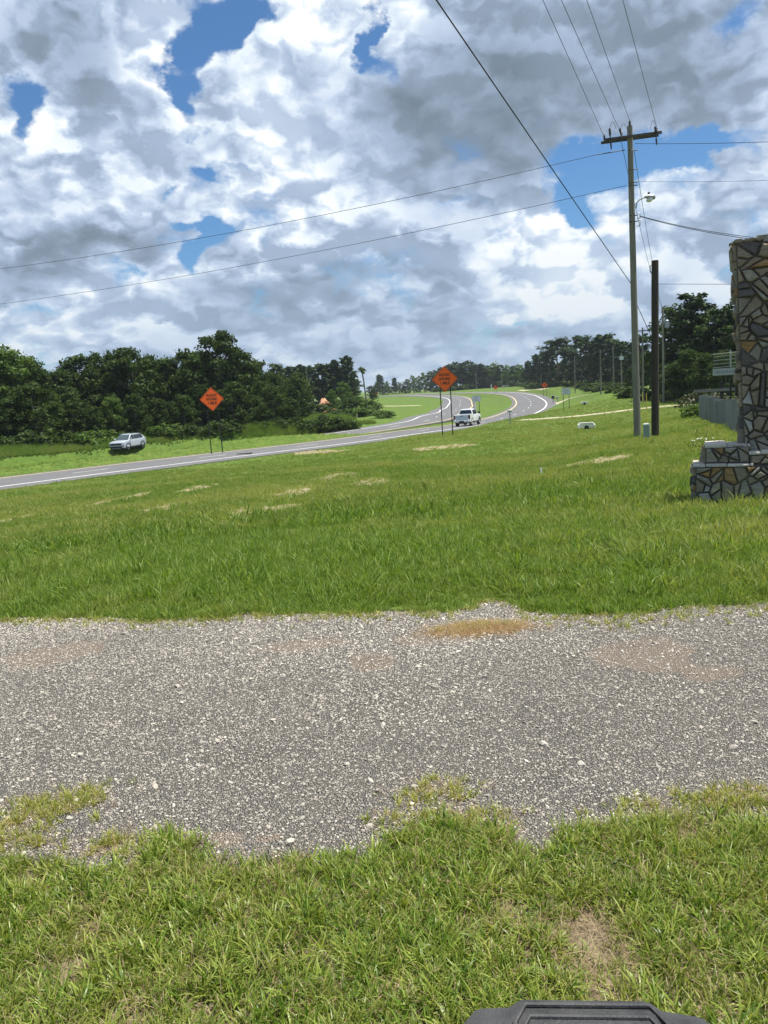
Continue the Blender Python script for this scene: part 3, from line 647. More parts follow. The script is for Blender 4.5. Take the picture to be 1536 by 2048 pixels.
row('farpine', [(1058, 718, 350), (1074, 709, 330), (1090, 706, 315), (1102, 700, 300, 'farpine'), (1118, 678, 285, 'tallpine', 'round-topped pine standing above the tree line right of the bend', 1.5), (1134, 694, 270), (1150, 700, 258, 'farpine'), (1165, 670, 250, 'tallpine', 'tall open-crowned pine with sky showing through, right of the bend', 1.25),
  (1180, 684, 240), (1196, 672, 232), (1212, 668, 225), (1228, 676, 215), (1244, 682, 200), (1262, 686, 185, 'pine'), (1282, 676, 170, 'pine')],
  'dark pine above the right bank, {} from the road bend', 'pine_tree', 'pines above the bank on the right', w=1.4)
for i, px in enumerate(range(1052, 1300, 13)): tree_at('far', px, np.interp(px, [1050, 1120, 1200, 1300], [735, 722, 715, 715])+RNG.uniform(-5, 8), np.interp(px, [1050, 1300], [370, 190]), 'dark tree inside the wood above the right bank, {} from the bend'.format(ORD[i]), 'tree', 'far_tree', 'inner trees of the wood above the right bank', 1.9)
row('oak', [(1262, 735, 128), (1300, 700, 128), (1318, 690, 120, 'pine')], 'dark tree between the utility poles, {} from the left', 'broadleaf_tree', 'trees seen between the utility poles', w=1.3)
row('pine', [(1352, 616, 104, 'oak', 'broad green tree just right of the dark stub pole', 1.15), (1388, 588, 102, None, 'tallest green pine right of the poles, with a spire top', 1.35), (1424, 622, 100, 'oak', 'rounded green tree between the spire pine and the stone pillar', 1.1), (1456, 620, 96, 'pine', 'green pine partly hidden by the stone pillar', 1.3),
  (1500, 600, 94, 'oak', 'tree hidden mostly behind the stone pillar', 1.2), (1560, 590, 92, 'oak', 'tree just outside the right edge of the photo', 1.2)], '', 'broadleaf_tree', 'tall trees on the right', w=1.15)
for i, px in enumerate(range(1330, 1640, 42)): tree_at('oak', px, np.interp(px, [1330, 1390, 1640], [690, 640, 640])+RNG.uniform(0, 25), 118, 'dark tree behind the tall trees on the right, {} from the left'.format(ORD[i]), 'tree', 'broadleaf_tree', 'back row behind the tall right trees', 1.3)
row('oak', [(1345, 720, 93), (1378, 700, 91), (1412, 715, 88), (1450, 700, 86)], 'lower tree before the tall trees on the right, {} from the stub pole', 'small_tree', 'lower trees on the right', w=1.45)
row('bush', [(1222, 775, 122), (1248, 772, 117), (1264, 768, 112), (1296, 775, 106), (1345, 775, 96), (1370, 780, 92)], 'dark bush along the top of the right bank, {} from the left', 'bush', 'bushes along the right bank', 'bush', 1.7)
tree_at('drybush', 1408, 762, 52, 'dull brownish shrub at the end of the grey picket fence', 'bush', 'shrub', None, 1.3)
tree_at('lightbush', 1398, 800, 46, 'low bright green bush at the foot of the picket fence', 'bush', 'bush', None, 1.5)
tree_at('drybush', 1440, 778, 50, 'dull shrub growing behind the grey picket fence', 'bush', 'shrub', None, 1.3)
# thickets closing the feet of the far woods
for i, px in enumerate(range(1056, 1246, 11)): tree_at('bush', px, np.interp(px, [1050, 1120, 1240], [768, 762, 766])+RNG.uniform(-4, 4), np.interp(px, [1050, 1150, 1240], [335, 245, 160]), 'low thicket at the foot of the wood above the right bank, {} from the bend'.format(ORD[i]), 'bush', 'bush', 'thickets along the right wood', 2.2)
for i, px in enumerate(range(884, 1056, 13)): tree_at('bush', px, 768+RNG.uniform(-4, 4)-(px-884)*.02, 432, 'low thicket at the tree line behind the road bend, {} from the left'.format(ORD[i]), 'bush', 'bush', 'thickets behind the road bend', 2.4)
# cabbage palm
p, _ = on_ground(735, 165); zt = sight(732, 735, 165)[2]; Hp = zt-p[2]
palm = empty('palm_tree', (p[0], p[1], p[2]-.2), 'lone tall palm with a small round crown left of the field', 'palm')
mb = MB(); mb.tube([(0, 0, 0), (-.1, 0, Hp*.35), (-.3, 0, Hp*.7), (-.6, 0, Hp)], [.19, .15, .14, .13], 9); mb.build('trunk', M_bark, palm, True)
V = []; Q = []; r = np.random.default_rng(5)
for k in range(34):
    a = k*2.399; e = r.uniform(-.6, 1.25); L = r.uniform(.75, 1.1); d = Vector((math.cos(a)*math.cos(e), math.sin(a)*math.cos(e), math.sin(e))); s = Vector((-math.sin(a), math.cos(a), 0)); o = Vector((-.6, 0, Hp)); b0 = len(V)
    for t, wd in ((.12, .03), (.55, .24), (.8, .32), (1.05, .08)):
        c = o+d*L*t-Vector((0, 0, .5*t*t)); V += [tuple(c-s*wd), tuple(c+s*wd)]
    Q += [(b0+2*i, b0+2*i+1, b0+2*i+3, b0+2*i+2) for i in range(3)]
cm = npmesh('crown', V, Q); cm.materials.append(M_leaf); link_mesh('crown', cm, (), palm)

# ================================================================== MATERIALS FOR THINGS
M_orange = mat('orange_sign_face', (1.0, .155, .026), .6, spec=.15)
M_black = mat('black_print', (.012, .012, .012), .6)
M_post = mat('dark_steel_post', (.022, .022, .020), .6, .3)
M_signw = mat('white_sign_face', rough=.5, build=worn((.80, .81, .79), (.68, .69, .67), 2.))
M_alu = mat('grey_metal', (.34, .35, .36), .45, .8)
M_pole = mat('weathered_utility_pole', rough=.95, build=lambda N, b: (
    N.put(b.inputs['Base Color'], N.mix(N.rng(N.noise(N.v('MULTIPLY', N.new('ShaderNodeTexCoord', None, 3), (14, 14, .7)), 1.5, 6, .65), .3, .7), (.125, .115, .085), (.27, .255, .205))),
    N.put(b.inputs['Normal'], N.new('ShaderNodeBump', {'Strength': .5, 'Distance': .02, 'Height': N.noise(N.v('MULTIPLY', N.new('ShaderNodeTexCoord', None, 3), (30, 30, 1.)), 2., 4, .6)}))))
M_tar = mat('creosoted_pole', rough=.9, build=lambda N, b: (
    N.put(b.inputs['Base Color'], N.mix(N.rng(N.noise(N.v('MULTIPLY', N.new('ShaderNodeTexCoord', None, 3), (14, 14, .8)), 1.5, 6, .65), .3, .75), (.022, .017, .013), (.085, .062, .045)))))
M_ins = mat('dark_porcelain', (.03, .028, .03), .3)
M_wire = mat('wire', (.05, .055, .06), .55, .4); M_cable = mat('black_cable', (.010, .010, .012), .6)
M_silver = mat('silver_car_paint', (.50, .54, .58), .30, .3, Coat_Weight=.6); M_wpaint = mat('white_car_paint', (.80, .81, .82), .3, 0., Coat_Weight=.6)
M_glass = mat('dark_tinted_glass', (.012, .018, .022), .08, 0., .8); M_screen = mat('windscreen_glass', (.05, .075, .08), .06, 0., .9); M_trim = mat('black_plastic_trim', (.018, .018, .020), .6)
M_tyre = mat('tyre_rubber', (.018, .018, .018), .85); M_rim = mat('alloy_rim', (.16, .165, .17), .4, .6); M_lamp = mat('headlight_lens', (.75, .78, .80), .12); M_red = mat('red_tail_lens', (.10, .006, .006), .25)
M_chrome = mat('chrome_bumper', (.62, .66, .70), .22, .9); M_tail = mat('shaded_white_tailgate', (.50, .57, .60), .45, .0)  # tailgate grey: bluish shade on the white truck put into its colour

def text_mesh(body, size, m, parent, loc, rot, name='lettering', depth=.004, xs=1.):
    c = bpy.data.curves.new('lettering', 'FONT'); c.body = body; c.size = size; c.align_x = 'CENTER'; c.align_y = 'CENTER'; c.extrude = depth; c.offset = size*.022; c.resolution_u = 3
    t = bpy.data.objects.new('lettering', c); COL.objects.link(t); bpy.context.view_layer.update()
    me = bpy.data.meshes.new_from_object(t.evaluated_get(bpy.context.evaluated_depsgraph_get())); bpy.data.objects.remove(t); me.materials.clear()
    o = link_mesh(name, me, m, parent, loc); o.rotation_euler = rot; o.scale = (xs, 1, 1); return o

# ------------------------------------------------------------------ road signs (local: faces -Y)
def roundrect(mb, w, h, r, y0, y1, rot=0., n=4, cz=0.):
    P = []
    for cx, cy, a0 in ((w/2-r, h/2-r, 0), (-w/2+r, h/2-r, 90), (-w/2+r, -h/2+r, 180), (w/2-r, -h/2+r, 270)):
        for k in range(n+1):
            a = math.radians(a0+90*k/n); P.append((cx+r*math.cos(a), cy+r*math.sin(a)))
    c, s = math.cos(rot), math.sin(rot); P = [(x*c-y*s, x*s+y*c+cz) for x, y in P]; m = len(P)
    V = [(x, y0, z) for x, z in P]+[(x, y1, z) for x, z in P]
    return mb.add(V, [tuple(range(m)), tuple(range(2*m-1, m-1, -1))]+[(i, i+m, (i+1) % m+m, (i+1) % m) for i in range(m)])
def ring(mb, w, h, r, t, y0, y1, rot=0., cz=0., n=4):
    a = MB(); roundrect(a, w, h, r, y0, y1, rot, n, cz); b = MB(); roundrect(b, w-2*t, h-2*t, max(r-t, .01), y0, y1, rot, n, cz); m = len(a.v)//2
    V = a.v+b.v; o = 2*m; Fc = []
    for i in range(m):
        j = (i+1) % m; Fc += [(i, j, o+j, o+i), (m+i, o+m+i, o+m+j, m+j), (i, m+i, m+j, j), (o+i, o+j, o+m+j, o+m+i)]
    return mb.add(V, Fc)
def diamond_sign(px, Y, top, lines, side, label, group, gap=.62, yaw=0., small=False, lean=0.):
    p, _ = on_ground(px, Y); zt = sight(px, top, Y)[2]; h = zt-p[2]; R_ = side*.7071; cz = h-R_
    t = empty('road_work_sign', (p[0], p[1], p[2]), label, 'road sign', group, yaw-math.atan2(p[0], p[1])*1.); t.rotation_euler[1] = lean
    for s in (-1, 1): MB().box(s*gap-.045, s*gap+.045, .0, .055, -.4, cz+.1).build('post', M_post, t, bevel=.006)
    pan = roundrect(MB(), side, side, .06, -.018, 0., math.pi/4, 4, cz).build('sign_panel', M_orange, t)
    ring(MB(), side-.07, side-.07, .05, .028, -.0225, -.0182, math.pi/4, cz).build('border_line', M_black, pan)
    if not small:
        for k, (tx, xs) in enumerate(lines): text_mesh(tx, side*.205, M_black, pan, (0, -.0215, cz+side*(.225-.225*k)), (math.pi/2, 0, 0), xs=xs)
        # no mirrored or added wording: three lines as on the sign
    else:
        for k, w in enumerate((.5, .55, .45)): MB().box(-w*side*.4, w*side*.4, -.0225, -.0182, cz+side*(.2-.2*k)-.05, cz+side*(.2-.2*k)+.05).build('blurred_wording', M_black, pan)
    back = MB().box(-gap-.05, gap+.05, .003, .05, cz-.05, cz+.02); back.build('cross_brace', M_post, t)
    return t
LN = [('ROAD', 1.), ('WORK', .98), ('1 MILE', .92)]
diamond_sign(435, 73, 773, LN, 1.6, 'orange ROAD WORK 1 MILE sign on black posts in front of the left wood', 'large orange road work signs', .52, .12)
diamond_sign(895.5, 70, 731, LN, 1.66, 'orange ROAD WORK 1 MILE sign on black posts beside the white pickup', 'large orange road work signs', .46, .02)
diamond_sign(991.5, 300, 770, None, 1.25, 'small distant orange diamond sign on the grass median inside the bend', 'distant orange diamond signs', .5, .1, True)
diamond_sign(1090, 235, 764, None, 1.35, 'small distant reddish diamond sign on the bank right of the bend', 'distant orange diamond signs', .45, .1, True)
def board_sign(px, Y, top, w, h, label, name='notice_sign'):
    p, _ = on_ground(px, Y); H = sight(px, top, Y)[2]-p[2]
    t = empty(name, tuple(p), label, 'road sign', 'white rectangular roadside signs', -math.atan2(p[0], p[1])+.1)
    for s in (-1, 1): MB().box(s*w*.32-.035, s*w*.32+.035, .0, .05, -.4, H).build('post', M_post, t)
    pan = roundrect(MB(), w, h, .05, -.015, -.002, 0, 3, H-h/2).build('sign_panel', M_signw, t, )
    ring(MB(), w-.05, h-.05, .04, .02, -.0185, -.0152, 0, H-h/2).build('border_line', M_black, pan)
    r = np.random.default_rng(int(px)); k = 0
    for z in np.linspace(h*.30, -h*.30, 4): a = w*r.uniform(.24, .36); MB().box(-a, a, -.0185, -.0152, H-h/2+z-.03, H-h/2+z+.03).build('wording_line', mat('faded_sign_print', (.16, .2, .27), .6) if k == 0 and 'M_fp' not in globals() else globals()['M_fp'], pan) if 'M_fp' in globals() else None
    return t
M_fp = mat('faded_sign_print', (.19, .23, .30), .6)
board_sign(1133, 110, 776, 1.25, .92, 'white rectangular sign on two dark posts on the grass right of the bend')
board_sign(955, 118, 791, 1.3, .9, 'pale rectangular sign on two dark posts just behind the white pickup')

# ------------------------------------------------------------------ vehicles (local: +X forward, z up)
def wheel(parent, x, y, r, w, side):
    t = MB(); n = 22; prof = [(-w/2, r*.62), (-w/2, r*.93), (-w*.36, r), (w*.36, r), (w/2, r*.93), (w/2, r*.62)]; V = []; Fc = []
    for k in range(n):
        a = 2*math.pi*k/n
        for (yy, rr) in prof: V.append((x+rr*math.cos(a), y+yy, r+rr*math.sin(a)))
    m = len(prof)
    for k in range(n):
        for j in range(m): Fc.append((k*m+j, k*m+(j+1) % m, ((k+1) % n)*m+(j+1) % m, ((k+1) % n)*m+j))
    wh = t.add(V, Fc).build('wheel', M_tyre, parent, True)
    rm = MB(); rm.tube([(x, y+side*w*.30, r), (x, y+side*w*.34, r)], r*.16, 10)
    for k in range(5):
        a = 2*math.pi*k/5; ca, sa = math.cos(a), math.sin(a); rm.tube([(x, y+side*w*.33, r), (x+ca*r*.6, y+side*w*.38, r+sa*r*.6)], [r*.10, r*.075], 5)
    c = [(x+r*.6*math.cos(2*math.pi*k/20), y+side*w*.40, r+r*.6*math.sin(2*math.pi*k/20)) for k in range(21)]; rm.tube(c, r*.05, 5, False)
    rm.build('rim', M_rim, wh, True); MB().tube([(x, y-side*w*.1, r), (x, y+side*w*.1, r)], r*.62, 18).build('brake_disc', M_trim, wh)
    return wh
def loft(mb, st, close=True):
    """st: list of cross sections, each a list of (x, y>=0, z); mirrored to the other side"""
    full = [[(x, -y, z) for x, y, z in s[::-1]]+[(x, y, z) for x, y, z in s] for s in st]; n = len(full[0]); V = [p for s in full for p in s]; Fc = []
    for i in range(len(full)-1):
        for k in range(n-1): Fc.append((i*n+k, i*n+k+1, (i+1)*n+k+1, (i+1)*n+k))
        Fc.append((i*n+n-1, i*n, (i+1)*n, (i+1)*n+n-1))
    Fc += [tuple(range(n))[::-1], tuple(range((len(full)-1)*n, len(full)*n))]
    return mb.add(V, Fc)
def lower(x, w, zb, zm, zt, cr=.0): return [(x, w*.86, zb), (x, w*.985, zb+.1), (x, w, zm), (x, w*.955, zt-.05), (x, w*.86, zt), (x, w*.45, zt+cr)]
def cabin(x, w0, z0, w1, z1): return [(x[0], w0, z0), (x[1], w1, z1-.05), (x[1], w1-.08, z1), (x[1], w1*.4, z1+.025)]
def suv(loc, rz):
    t = empty('parked_suv', loc, 'silver SUV facing the camera on the far shoulder before the left wood', 'car', None, rz)
    L = 4.6; W2 = .93
    st = [lower(2.30, .70, .38, .62, .80), lower(2.24, .84, .30, .64, .90, .02), lower(2.02, .915, .26, .72, .99, .03), lower(1.62, .93, .25, .72, 1.03, .03), lower(1.0, .93, .25, .75, 1.08, .02), lower(.0, .925, .25, .78, 1.10), lower(-1.0, .925, .25, .8, 1.12), lower(-1.7, .93, .27, .84, 1.16), lower(-2.12, .90, .32, .86, 1.17), lower(-2.28, .82, .42, .88, 1.12)]
    loft(MB(), st).build('body', M_silver, t, True, .012)
    cs = [cabin((1.10, .98), .80, 1.03, .66, 1.10), cabin((.92, .42), .82, 1.05, .66, 1.60), cabin((.3, .1), .83, 1.06, .66, 1.66), cabin((-.8, -.9), .83, 1.08, .655, 1.66), cabin((-1.7, -1.62), .82, 1.12, .64, 1.60), cabin((-2.18, -1.92), .78, 1.12, .60, 1.52)]
    loft(MB(), cs).build('cabin', M_silver, t, True, .01)
    # windscreen, side windows, rear window: panes a little proud of the cabin
    V = [(1.085, -.72, 1.11), (1.085, .72, 1.11), (.445, .60, 1.595), (.445, -.60, 1.595)]; o = .018
    pydata('windscreen', [(x+o, y, z+o) for x, y, z in V]+[(x, y, z-.01) for x, y, z in V], [(0, 1, 2, 3), (4, 7, 6, 5), (0, 4, 5, 1), (1, 5, 6, 2), (2, 6, 7, 3), (3, 7, 4, 0)], M_screen, t)
    for s in (-1, 1):
        for (x0, x1, xt0, xt1) in ((.86, .02, .40, -.04), (-.05, -.98, -.10, -.98), (-1.05, -1.72, -1.04, -1.60)):
            V = [(x0, .838, 1.13), (x1, .846, 1.14), (xt1, .690, 1.58), (xt0, .690, 1.58)]; V = [(x, s*y, z) for x, y, z in V]+[(x, s*(y-.03), z) for x, y, z in V]
            pydata('side_window', V, [(0, 1, 2, 3), (4, 7, 6, 5), (0, 4, 5, 1), (1, 5, 6, 2), (2, 6, 7, 3), (3, 7, 4, 0)], M_glass, t)
        mi = MB().box(.86, 1.06, min(s*.90, s*1.09), max(s*.90, s*1.09), 1.12, 1.27).build('wing_mirror', M_silver, t, bevel=.03)
        MB().tube([(.5, s*.60, 1.655), (.3, s*.60, 1.71), (-1.4, s*.60, 1.69), (-1.6, s*.60, 1.64)], .016, 6).build('roof_rail', M_alu, t)
        h = MB(); h.box(2.02, 2.235, min(s*.48, s*.87), max(s*.48, s*.87), .80, .925, Matrix.Rotation(0, 4, 'Z')); h.build('headlight', M_lamp, t, bevel=.03)
        MB().box(2.16, 2.262, min(s*.62, s*.86), max(s*.62, s*.86), .42, .62).build('fog_lamp_surround', M_trim, t, bevel=.02)
        MB().box(-1.2, 1.0, min(s*.88, s*.945), max(s*.88, s*.945), .24, .40).build('sill_trim', M_trim, t, bevel=.01)
        for x in (1.42, -1.36):
            a = MB(); P = [(x+.42*math.cos(k), s*.925, .36+.42*math.sin(k)) for k in np.linspace(-.15, math.pi+.15, 13)]; a.tube(P, .048, 6); a.build('wheel_arch', M_trim, t, True)
            wheel(t, x, s*.80, .355, .235, s)
    MB().box(2.20, 2.335, -.66, .66, .60, .80).build('grille', M_trim, t, bevel=.02)
    MB().box(2.18, 2.345, -.70, .70, .27, .50).build('lower_grille', M_trim, t, bevel=.02)
    MB().box(2.22, 2.360, -.74, .74, .515, .585).build('bumper_bar', M_silver, t, bevel=.015)
    MB().box(2.20, 2.345, -.5, .5, .22, .275).build('skid_plate', M_alu, t, bevel=.01)
    MB().tube([(2.322, -.07, .705), (2.335, .0, .725), (2.322, .07, .705)], .02, 6).build('badge', M_chrome, t)
    return t
p = gp(258, 900.5); zt = -99
aim = math.atan2(-p[1], -p[0]); suv((p[0], p[1], max(zt, gz(p[0], p[1]))), aim-math.radians(33)).scale = (1.06, 1.06, 1.06)
def pickup(loc, rz):
    t = empty('pickup_truck', loc, 'white pickup truck driving away on the near carriageway', 'pickup truck', None, rz)
    st = [lower(2.95, .80, .55, .85, 1.10), lower(2.85, .93, .45, .88, 1.20, .03), lower(2.4, .99, .42, .9, 1.26, .04), lower(1.6, 1.0, .42, .92, 1.28, .04), lower(.9, 1.0, .42, .95, 1.27), lower(-.9, 1.0, .45, .98, 1.27), lower(-1.0, 1.0, .48, .98, 1.30)]
    loft(MB(), st).build('body', M_wpaint, t, True, .015)
    # load bed: open box of four walls and a floor
    b = MB(); b.box(-2.86, -1.02, .90, 1.01, .52, 1.36); b.box(-2.86, -1.02, -1.01, -.90, .52, 1.36); b.box(-1.12, -1.02, -.9, .9, .60, 1.36); b.box(-2.86, -1.12, -.9, .9, .62, .72)
    b.build('load_bed', M_wpaint, t, bevel=.02)
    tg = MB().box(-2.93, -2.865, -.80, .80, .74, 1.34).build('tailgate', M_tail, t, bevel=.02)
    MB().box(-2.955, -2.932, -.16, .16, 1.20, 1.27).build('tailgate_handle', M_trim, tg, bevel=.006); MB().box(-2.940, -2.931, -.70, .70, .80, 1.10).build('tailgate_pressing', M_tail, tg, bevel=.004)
    cs = [cabin((1.55, 1.45), .86, 1.22, .74, 1.28), cabin((1.3, .75), .88, 1.25, .74, 1.84), cabin((.9, .5), .88, 1.25, .745, 1.90), cabin((-.6, -.6), .88, 1.27, .74, 1.91), cabin((-.98, -.82), .88, 1.30, .72, 1.86)]
    loft(MB(), cs).build('cab', M_wpaint, t, True, .015)
    V = [(-.985, -.76, 1.40), (-.985, .76, 1.40), (-.86, .64, 1.80), (-.86, -.64, 1.80)]; V = [(x-.02, y, z) for x, y, z in V]+[(x+.02, y, z) for x, y, z in V]
    pydata('rear_window', V, [(0, 1, 2, 3), (4, 7, 6, 5), (0, 4, 5, 1), (1, 5, 6, 2), (2, 6, 7, 3), (3, 7, 4, 0)], M_glass, t)
    V = [(1.42, -.72, 1.32), (1.42, .72, 1.32), (.80, .66, 1.82), (.80, -.66, 1.82)]; V = [(x+.02, y, z+.02) for x, y, z in V]+[(x, y, z-.01) for x, y, z in V]
    pydata('windscreen', V, [(0, 1, 2, 3), (4, 7, 6, 5), (0, 4, 5, 1), (1, 5, 6, 2), (2, 6, 7, 3), (3, 7, 4, 0)], M_screen, t)
    for s in (-1, 1):
        for (x0, x1, xt0, xt1) in ((1.15, .28, .72, .24), (.18, -.72, .16, -.66)):
            V = [(x0, .892, 1.33), (x1, .892, 1.33), (xt1, .765, 1.80), (xt0, .765, 1.80)]; V = [(x, s*y, z) for x, y, z in V]+[(x, s*(y-.03), z) for x, y, z in V]
            pydata('side_window', V, [(0, 1, 2, 3), (4, 7, 6, 5), (0, 4, 5, 1), (1, 5, 6, 2), (2, 6, 7, 3), (3, 7, 4, 0)], M_glass, t)
        MB().box(1.0, 1.16, min(s*1.02, s*1.30), max(s*1.02, s*1.30), 1.28, 1.54).build('wing_mirror', M_trim, t, bevel=.03)
        MB().box(-2.935, -2.70, min(s*.815, s*1.018), max(s*.815, s*1.018), .86, 1.32).build('tail_light', M_red, t, bevel=.02)
        MB().box(2.75, 2.93, min(s*.6, s*.93), max(s*.6, s*.93), .95, 1.14).build('headlight', M_lamp, t, bevel=.02)
        for x in (1.90, -1.78):
            P = [(x+.50*math.cos(k), s*1.0, .42+.50*math.sin(k)) for k in np.linspace(.0, math.pi, 13)]; MB().tube(P, .04, 6).build('wheel_arch', M_trim, t, True)
            wheel(t, x, s*.86, .42, .29, s)
        MB().box(-.9, 1.3, min(s*.86, s*.98), max(s*.86, s*.98), .38, .46).build('side_step', M_trim, t)
    bp = MB(); bp.box(-3.05, -2.87, -.98, .98, .52, .72); bu = bp.build('rear_bumper', M_chrome, t, bevel=.02); MB().box(-3.065, -3.02, -.30, .30, .50, .70).build('bumper_step', M_trim, bu); MB().box(-3.10, -2.9, -.05, .05, .40, .50).build('tow_hitch', M_trim, bu)
    MB().box(-2.8, 2.6, -.55, .55, .36, .60).build('chassis', M_trim, t)
    MB().tube([(-2.8, .85-.3, .42), (-2.95, .55, .40)], .04, 8).build('exhaust_pipe', M_alu, t)
    return t
lane = offset(NC, 1.75); best = min(range(len(lane)), key=lambda i: abs((lambda d: CX+F*(d@RT)/(d@FWD))(lane[i]-np.array([0, 0, CAMZ]))-934) if 60 < lane[i][1] < 120 else 1e9)
lp = lane[best]; tr_az = math.atan2(lp[0], lp[1])+math.radians(15)
TR = pickup((lp[0], lp[1], lp[2]+.01), math.pi/2-tr_az); TR.scale = (1.1, 1.13, 1.2)

# ------------------------------------------------------------------ utility poles, lamp, wires
def pole_obj(name, base, top, r0, r1, m, label, cat='utility pole', group=None, n=14):
    """base, top: world points; pole leans from one to the other"""
    t = empty(name, tuple(base), label, cat, group); d = Vector(top)-Vector(base)
    P = [d*k/10 for k in range(11)]; P[0] = P[0]-d.normalized()*.5
    mb = MB().tube(P, [r0+(r1-r0)*k/10 for k in range(11)], n); mb.build('pole_shaft', m, t, True); return t
YP = 36.; pb, _ = on_ground(1275, YP); pt = sight(1259.5, 252, YP)
POLE = pole_obj('utility_pole', pb, pt, .165, .115, M_pole, 'tall weathered grey utility pole with crossarm and street lamp arm')
def L(p): return tuple(np.array(p)-pb)
ca, cb = sight(1205, 283, YP-.0), sight(1320, 267.5, YP+.0)
mb = MB(); d = Vector(L(cb))-Vector(L(ca)); u = d.normalized(); w = Vector((0, 1, 0)); up_ = u.cross(w).normalized()*-1
def barlocal(a, b, hw, hh, mbb=None, off=(0, 0, 0)):
    a = Vector(a)+Vector(off); b = Vector(b)+Vector(off); u = (b-a).normalized(); w = Vector((0, 1, 0)); w = (w-u*w.dot(u)).normalized(); v = u.cross(w)
    V = [tuple(q+w*sx*hw+v*sz*hh) for q in (a, b) for sx, sz in ((-1, -1), (1, -1), (1, 1), (-1, 1))]; mbb = mbb or MB()
    return mbb.add(V, [(0, 1, 2, 3), (7, 6, 5, 4), (0, 4, 5, 1), (1, 5, 6, 2), (2, 6, 7, 3), (3, 7, 4, 0)])
M_arm = mat('dark_wood_crossarm', rough=.9, build=worn((.06, .05, .045), (.11, .095, .08), 8))
for dy in (-.20, .20): barlocal(L(ca), L(cb), .045, .052, off=(0, dy, 0)).build('crossarm', M_arm, POLE, bevel=.006)
def insul(pl, h=.18, r=.05, parent=POLE, name='insulator'):
    P = [Vector(pl)+Vector((0, 0, h*k/6)) for k in range(7)]; return MB().tube(P, [r*.35, r*.9, r*.45, r, r*.45, r*.8, r*.3], 10).build(name, M_ins, parent, True)
ins_px = [(1206, 281), (1240, 276), (1310, 269)]
for px, py in ins_px:
    q = sight(px, py, YP); insul(np.array(L(q))+np.array([0, -.2, 0]), .22, .06)
insul(np.array(L(pt)), .22, .07)
for px, py, l in ((1215, 262, .85), (1235.5, 262, .45), (1305.5, 258, .75)):      # long fuse cut-outs hung on the arm
    q = Vector(L(sight(px, py, YP)))+Vector((0, -.3, 0)); e = q+Vector((.06, 0, -l)); MB().tube([q, q.lerp(e, .3), q.lerp(e, .35), q.lerp(e, .65), q.lerp(e, .7), e], [.05, .05, .025, .025, .045, .03], 8).build('fuse_cutout', M_ins, POLE, True)
for (a, b) in (((1215, 262), (1228, 262)), ((1236, 262), (1252, 270)), ((1306, 256), (1296, 262))):   # looping jumper leads
    A, B = Vector(L(sight(*a, YP))), Vector(L(sight(*b, YP))); MB().tube([A+(B-A)*k/8+Vector((0, -.3, .28*math.sin(math.pi*k/8))) for k in range(9)], .008, 5).build('jumper_lead', M_wire, POLE)
for py in (302, 366, 372, 432, 444, 340): q = Vector(L(sight(1265, py, YP))); MB().tube([q+Vector((-.19, -.1, 0)), q+Vector((.19, -.1, 0))], .022, 6).build('pole_bolt', M_ins, POLE)
for s, py in ((1, 432), (1, 447)): q = Vector(L(sight(1274, py, YP))); MB().tube([q+Vector((0, 0, -.12)), q+Vector((.12, -.05, -.1)), q+Vector((.12, -.05, .1)), q+Vector((0, 0, .12))], .02, 6).build('wire_bracket', M_alu, POLE)
la = [Vector(L(sight(*q, YP)))+Vector((0, -.08, 0)) for q in [(1271, 418), (1272, 407), (1277, 401), (1290, 395)]]
arm = MB().tube(la, .028, 8).build('lamp_arm', M_alu, POLE, True)
q = la[-1]; lh = MB().tube([q+Vector((-.05, 0, 0)), q+Vector((.10, 0, .01)), q+Vector((.30, 0, -.02)), q+Vector((.42, 0, -.07))], [.04, .10, .13, .06], 12).build('lamp_head', M_alu, POLE, True)
MB().tube([q+Vector((.16, 0, -.08)), q+Vector((.18, 0, -.17)), q+Vector((.19, 0, -.22))], [.15, .14, .06], 12).build('lamp_lens', M_lamp, lh, True); MB().tube([q+Vector((.14, 0, .09)), q+Vector((.14, 0, .2))], [.05, .045], 8).build('photocell', M_ins, lh, True)
OCC.append((pb[0], pb[1], .2))
sb, _ = on_ground(1310.5, 36.2); st_ = sight(1310, 521, 36.2)
STUB = pole_obj('stub_pole', sb, st_, .175, .155, M_tar, 'short dark creosoted stub pole standing right of the tall utility pole')
q = Vector(np.array(sight(1303, 535, 36.2))-sb); MB().tube([q+Vector((.05, -.05, .12)), q+Vector((-.08, -.05, .08)), q+Vector((-.08, -.05, -.2)), q+Vector((.05, -.05, -.25))], .022, 6).build('guy_bracket', M_ins, STUB)
far_poles = [(1327, 613, 806, 92, .15, 'utility pole carrying a grey transformer, right of the dark stub pole'), (1202, 699, 783, 122, .13, 'thin pale utility pole on the bank, left one of the pair above the grass hump'), (1227.5, 692, 787, 130, .13, 'thin pale utility pole on the bank, right one of the pair above the grass hump'),
  (1243.5, 706, 790, 140, .13, 'thin utility pole with a small white box before the trees left of the tall pole'), (1286.5, 655, 800, 100, .13, 'thin pole seen between the tall utility pole and the stub pole'), (1083, 722, 776, 300, .17, 'faint distant utility pole behind the reddish distant diamond sign'),
  (953, 742, 783, 410, .19, 'distant utility pole behind the pale sign and pickup'), (1004, 740, 777, 395, .20, 'distant pale pole topped by a lamp above the small shelter'), (620.5, 757, 812, 175, .15, 'utility pole on the left just left of the dirt mound'), (615, 750, 805, 190, .15, 'second utility pole close by the one left of the mound'),
  (1150.5, 712, 780, 210, .14, 'faint utility pole in front of the pines right of the bend')]
FPT = {}
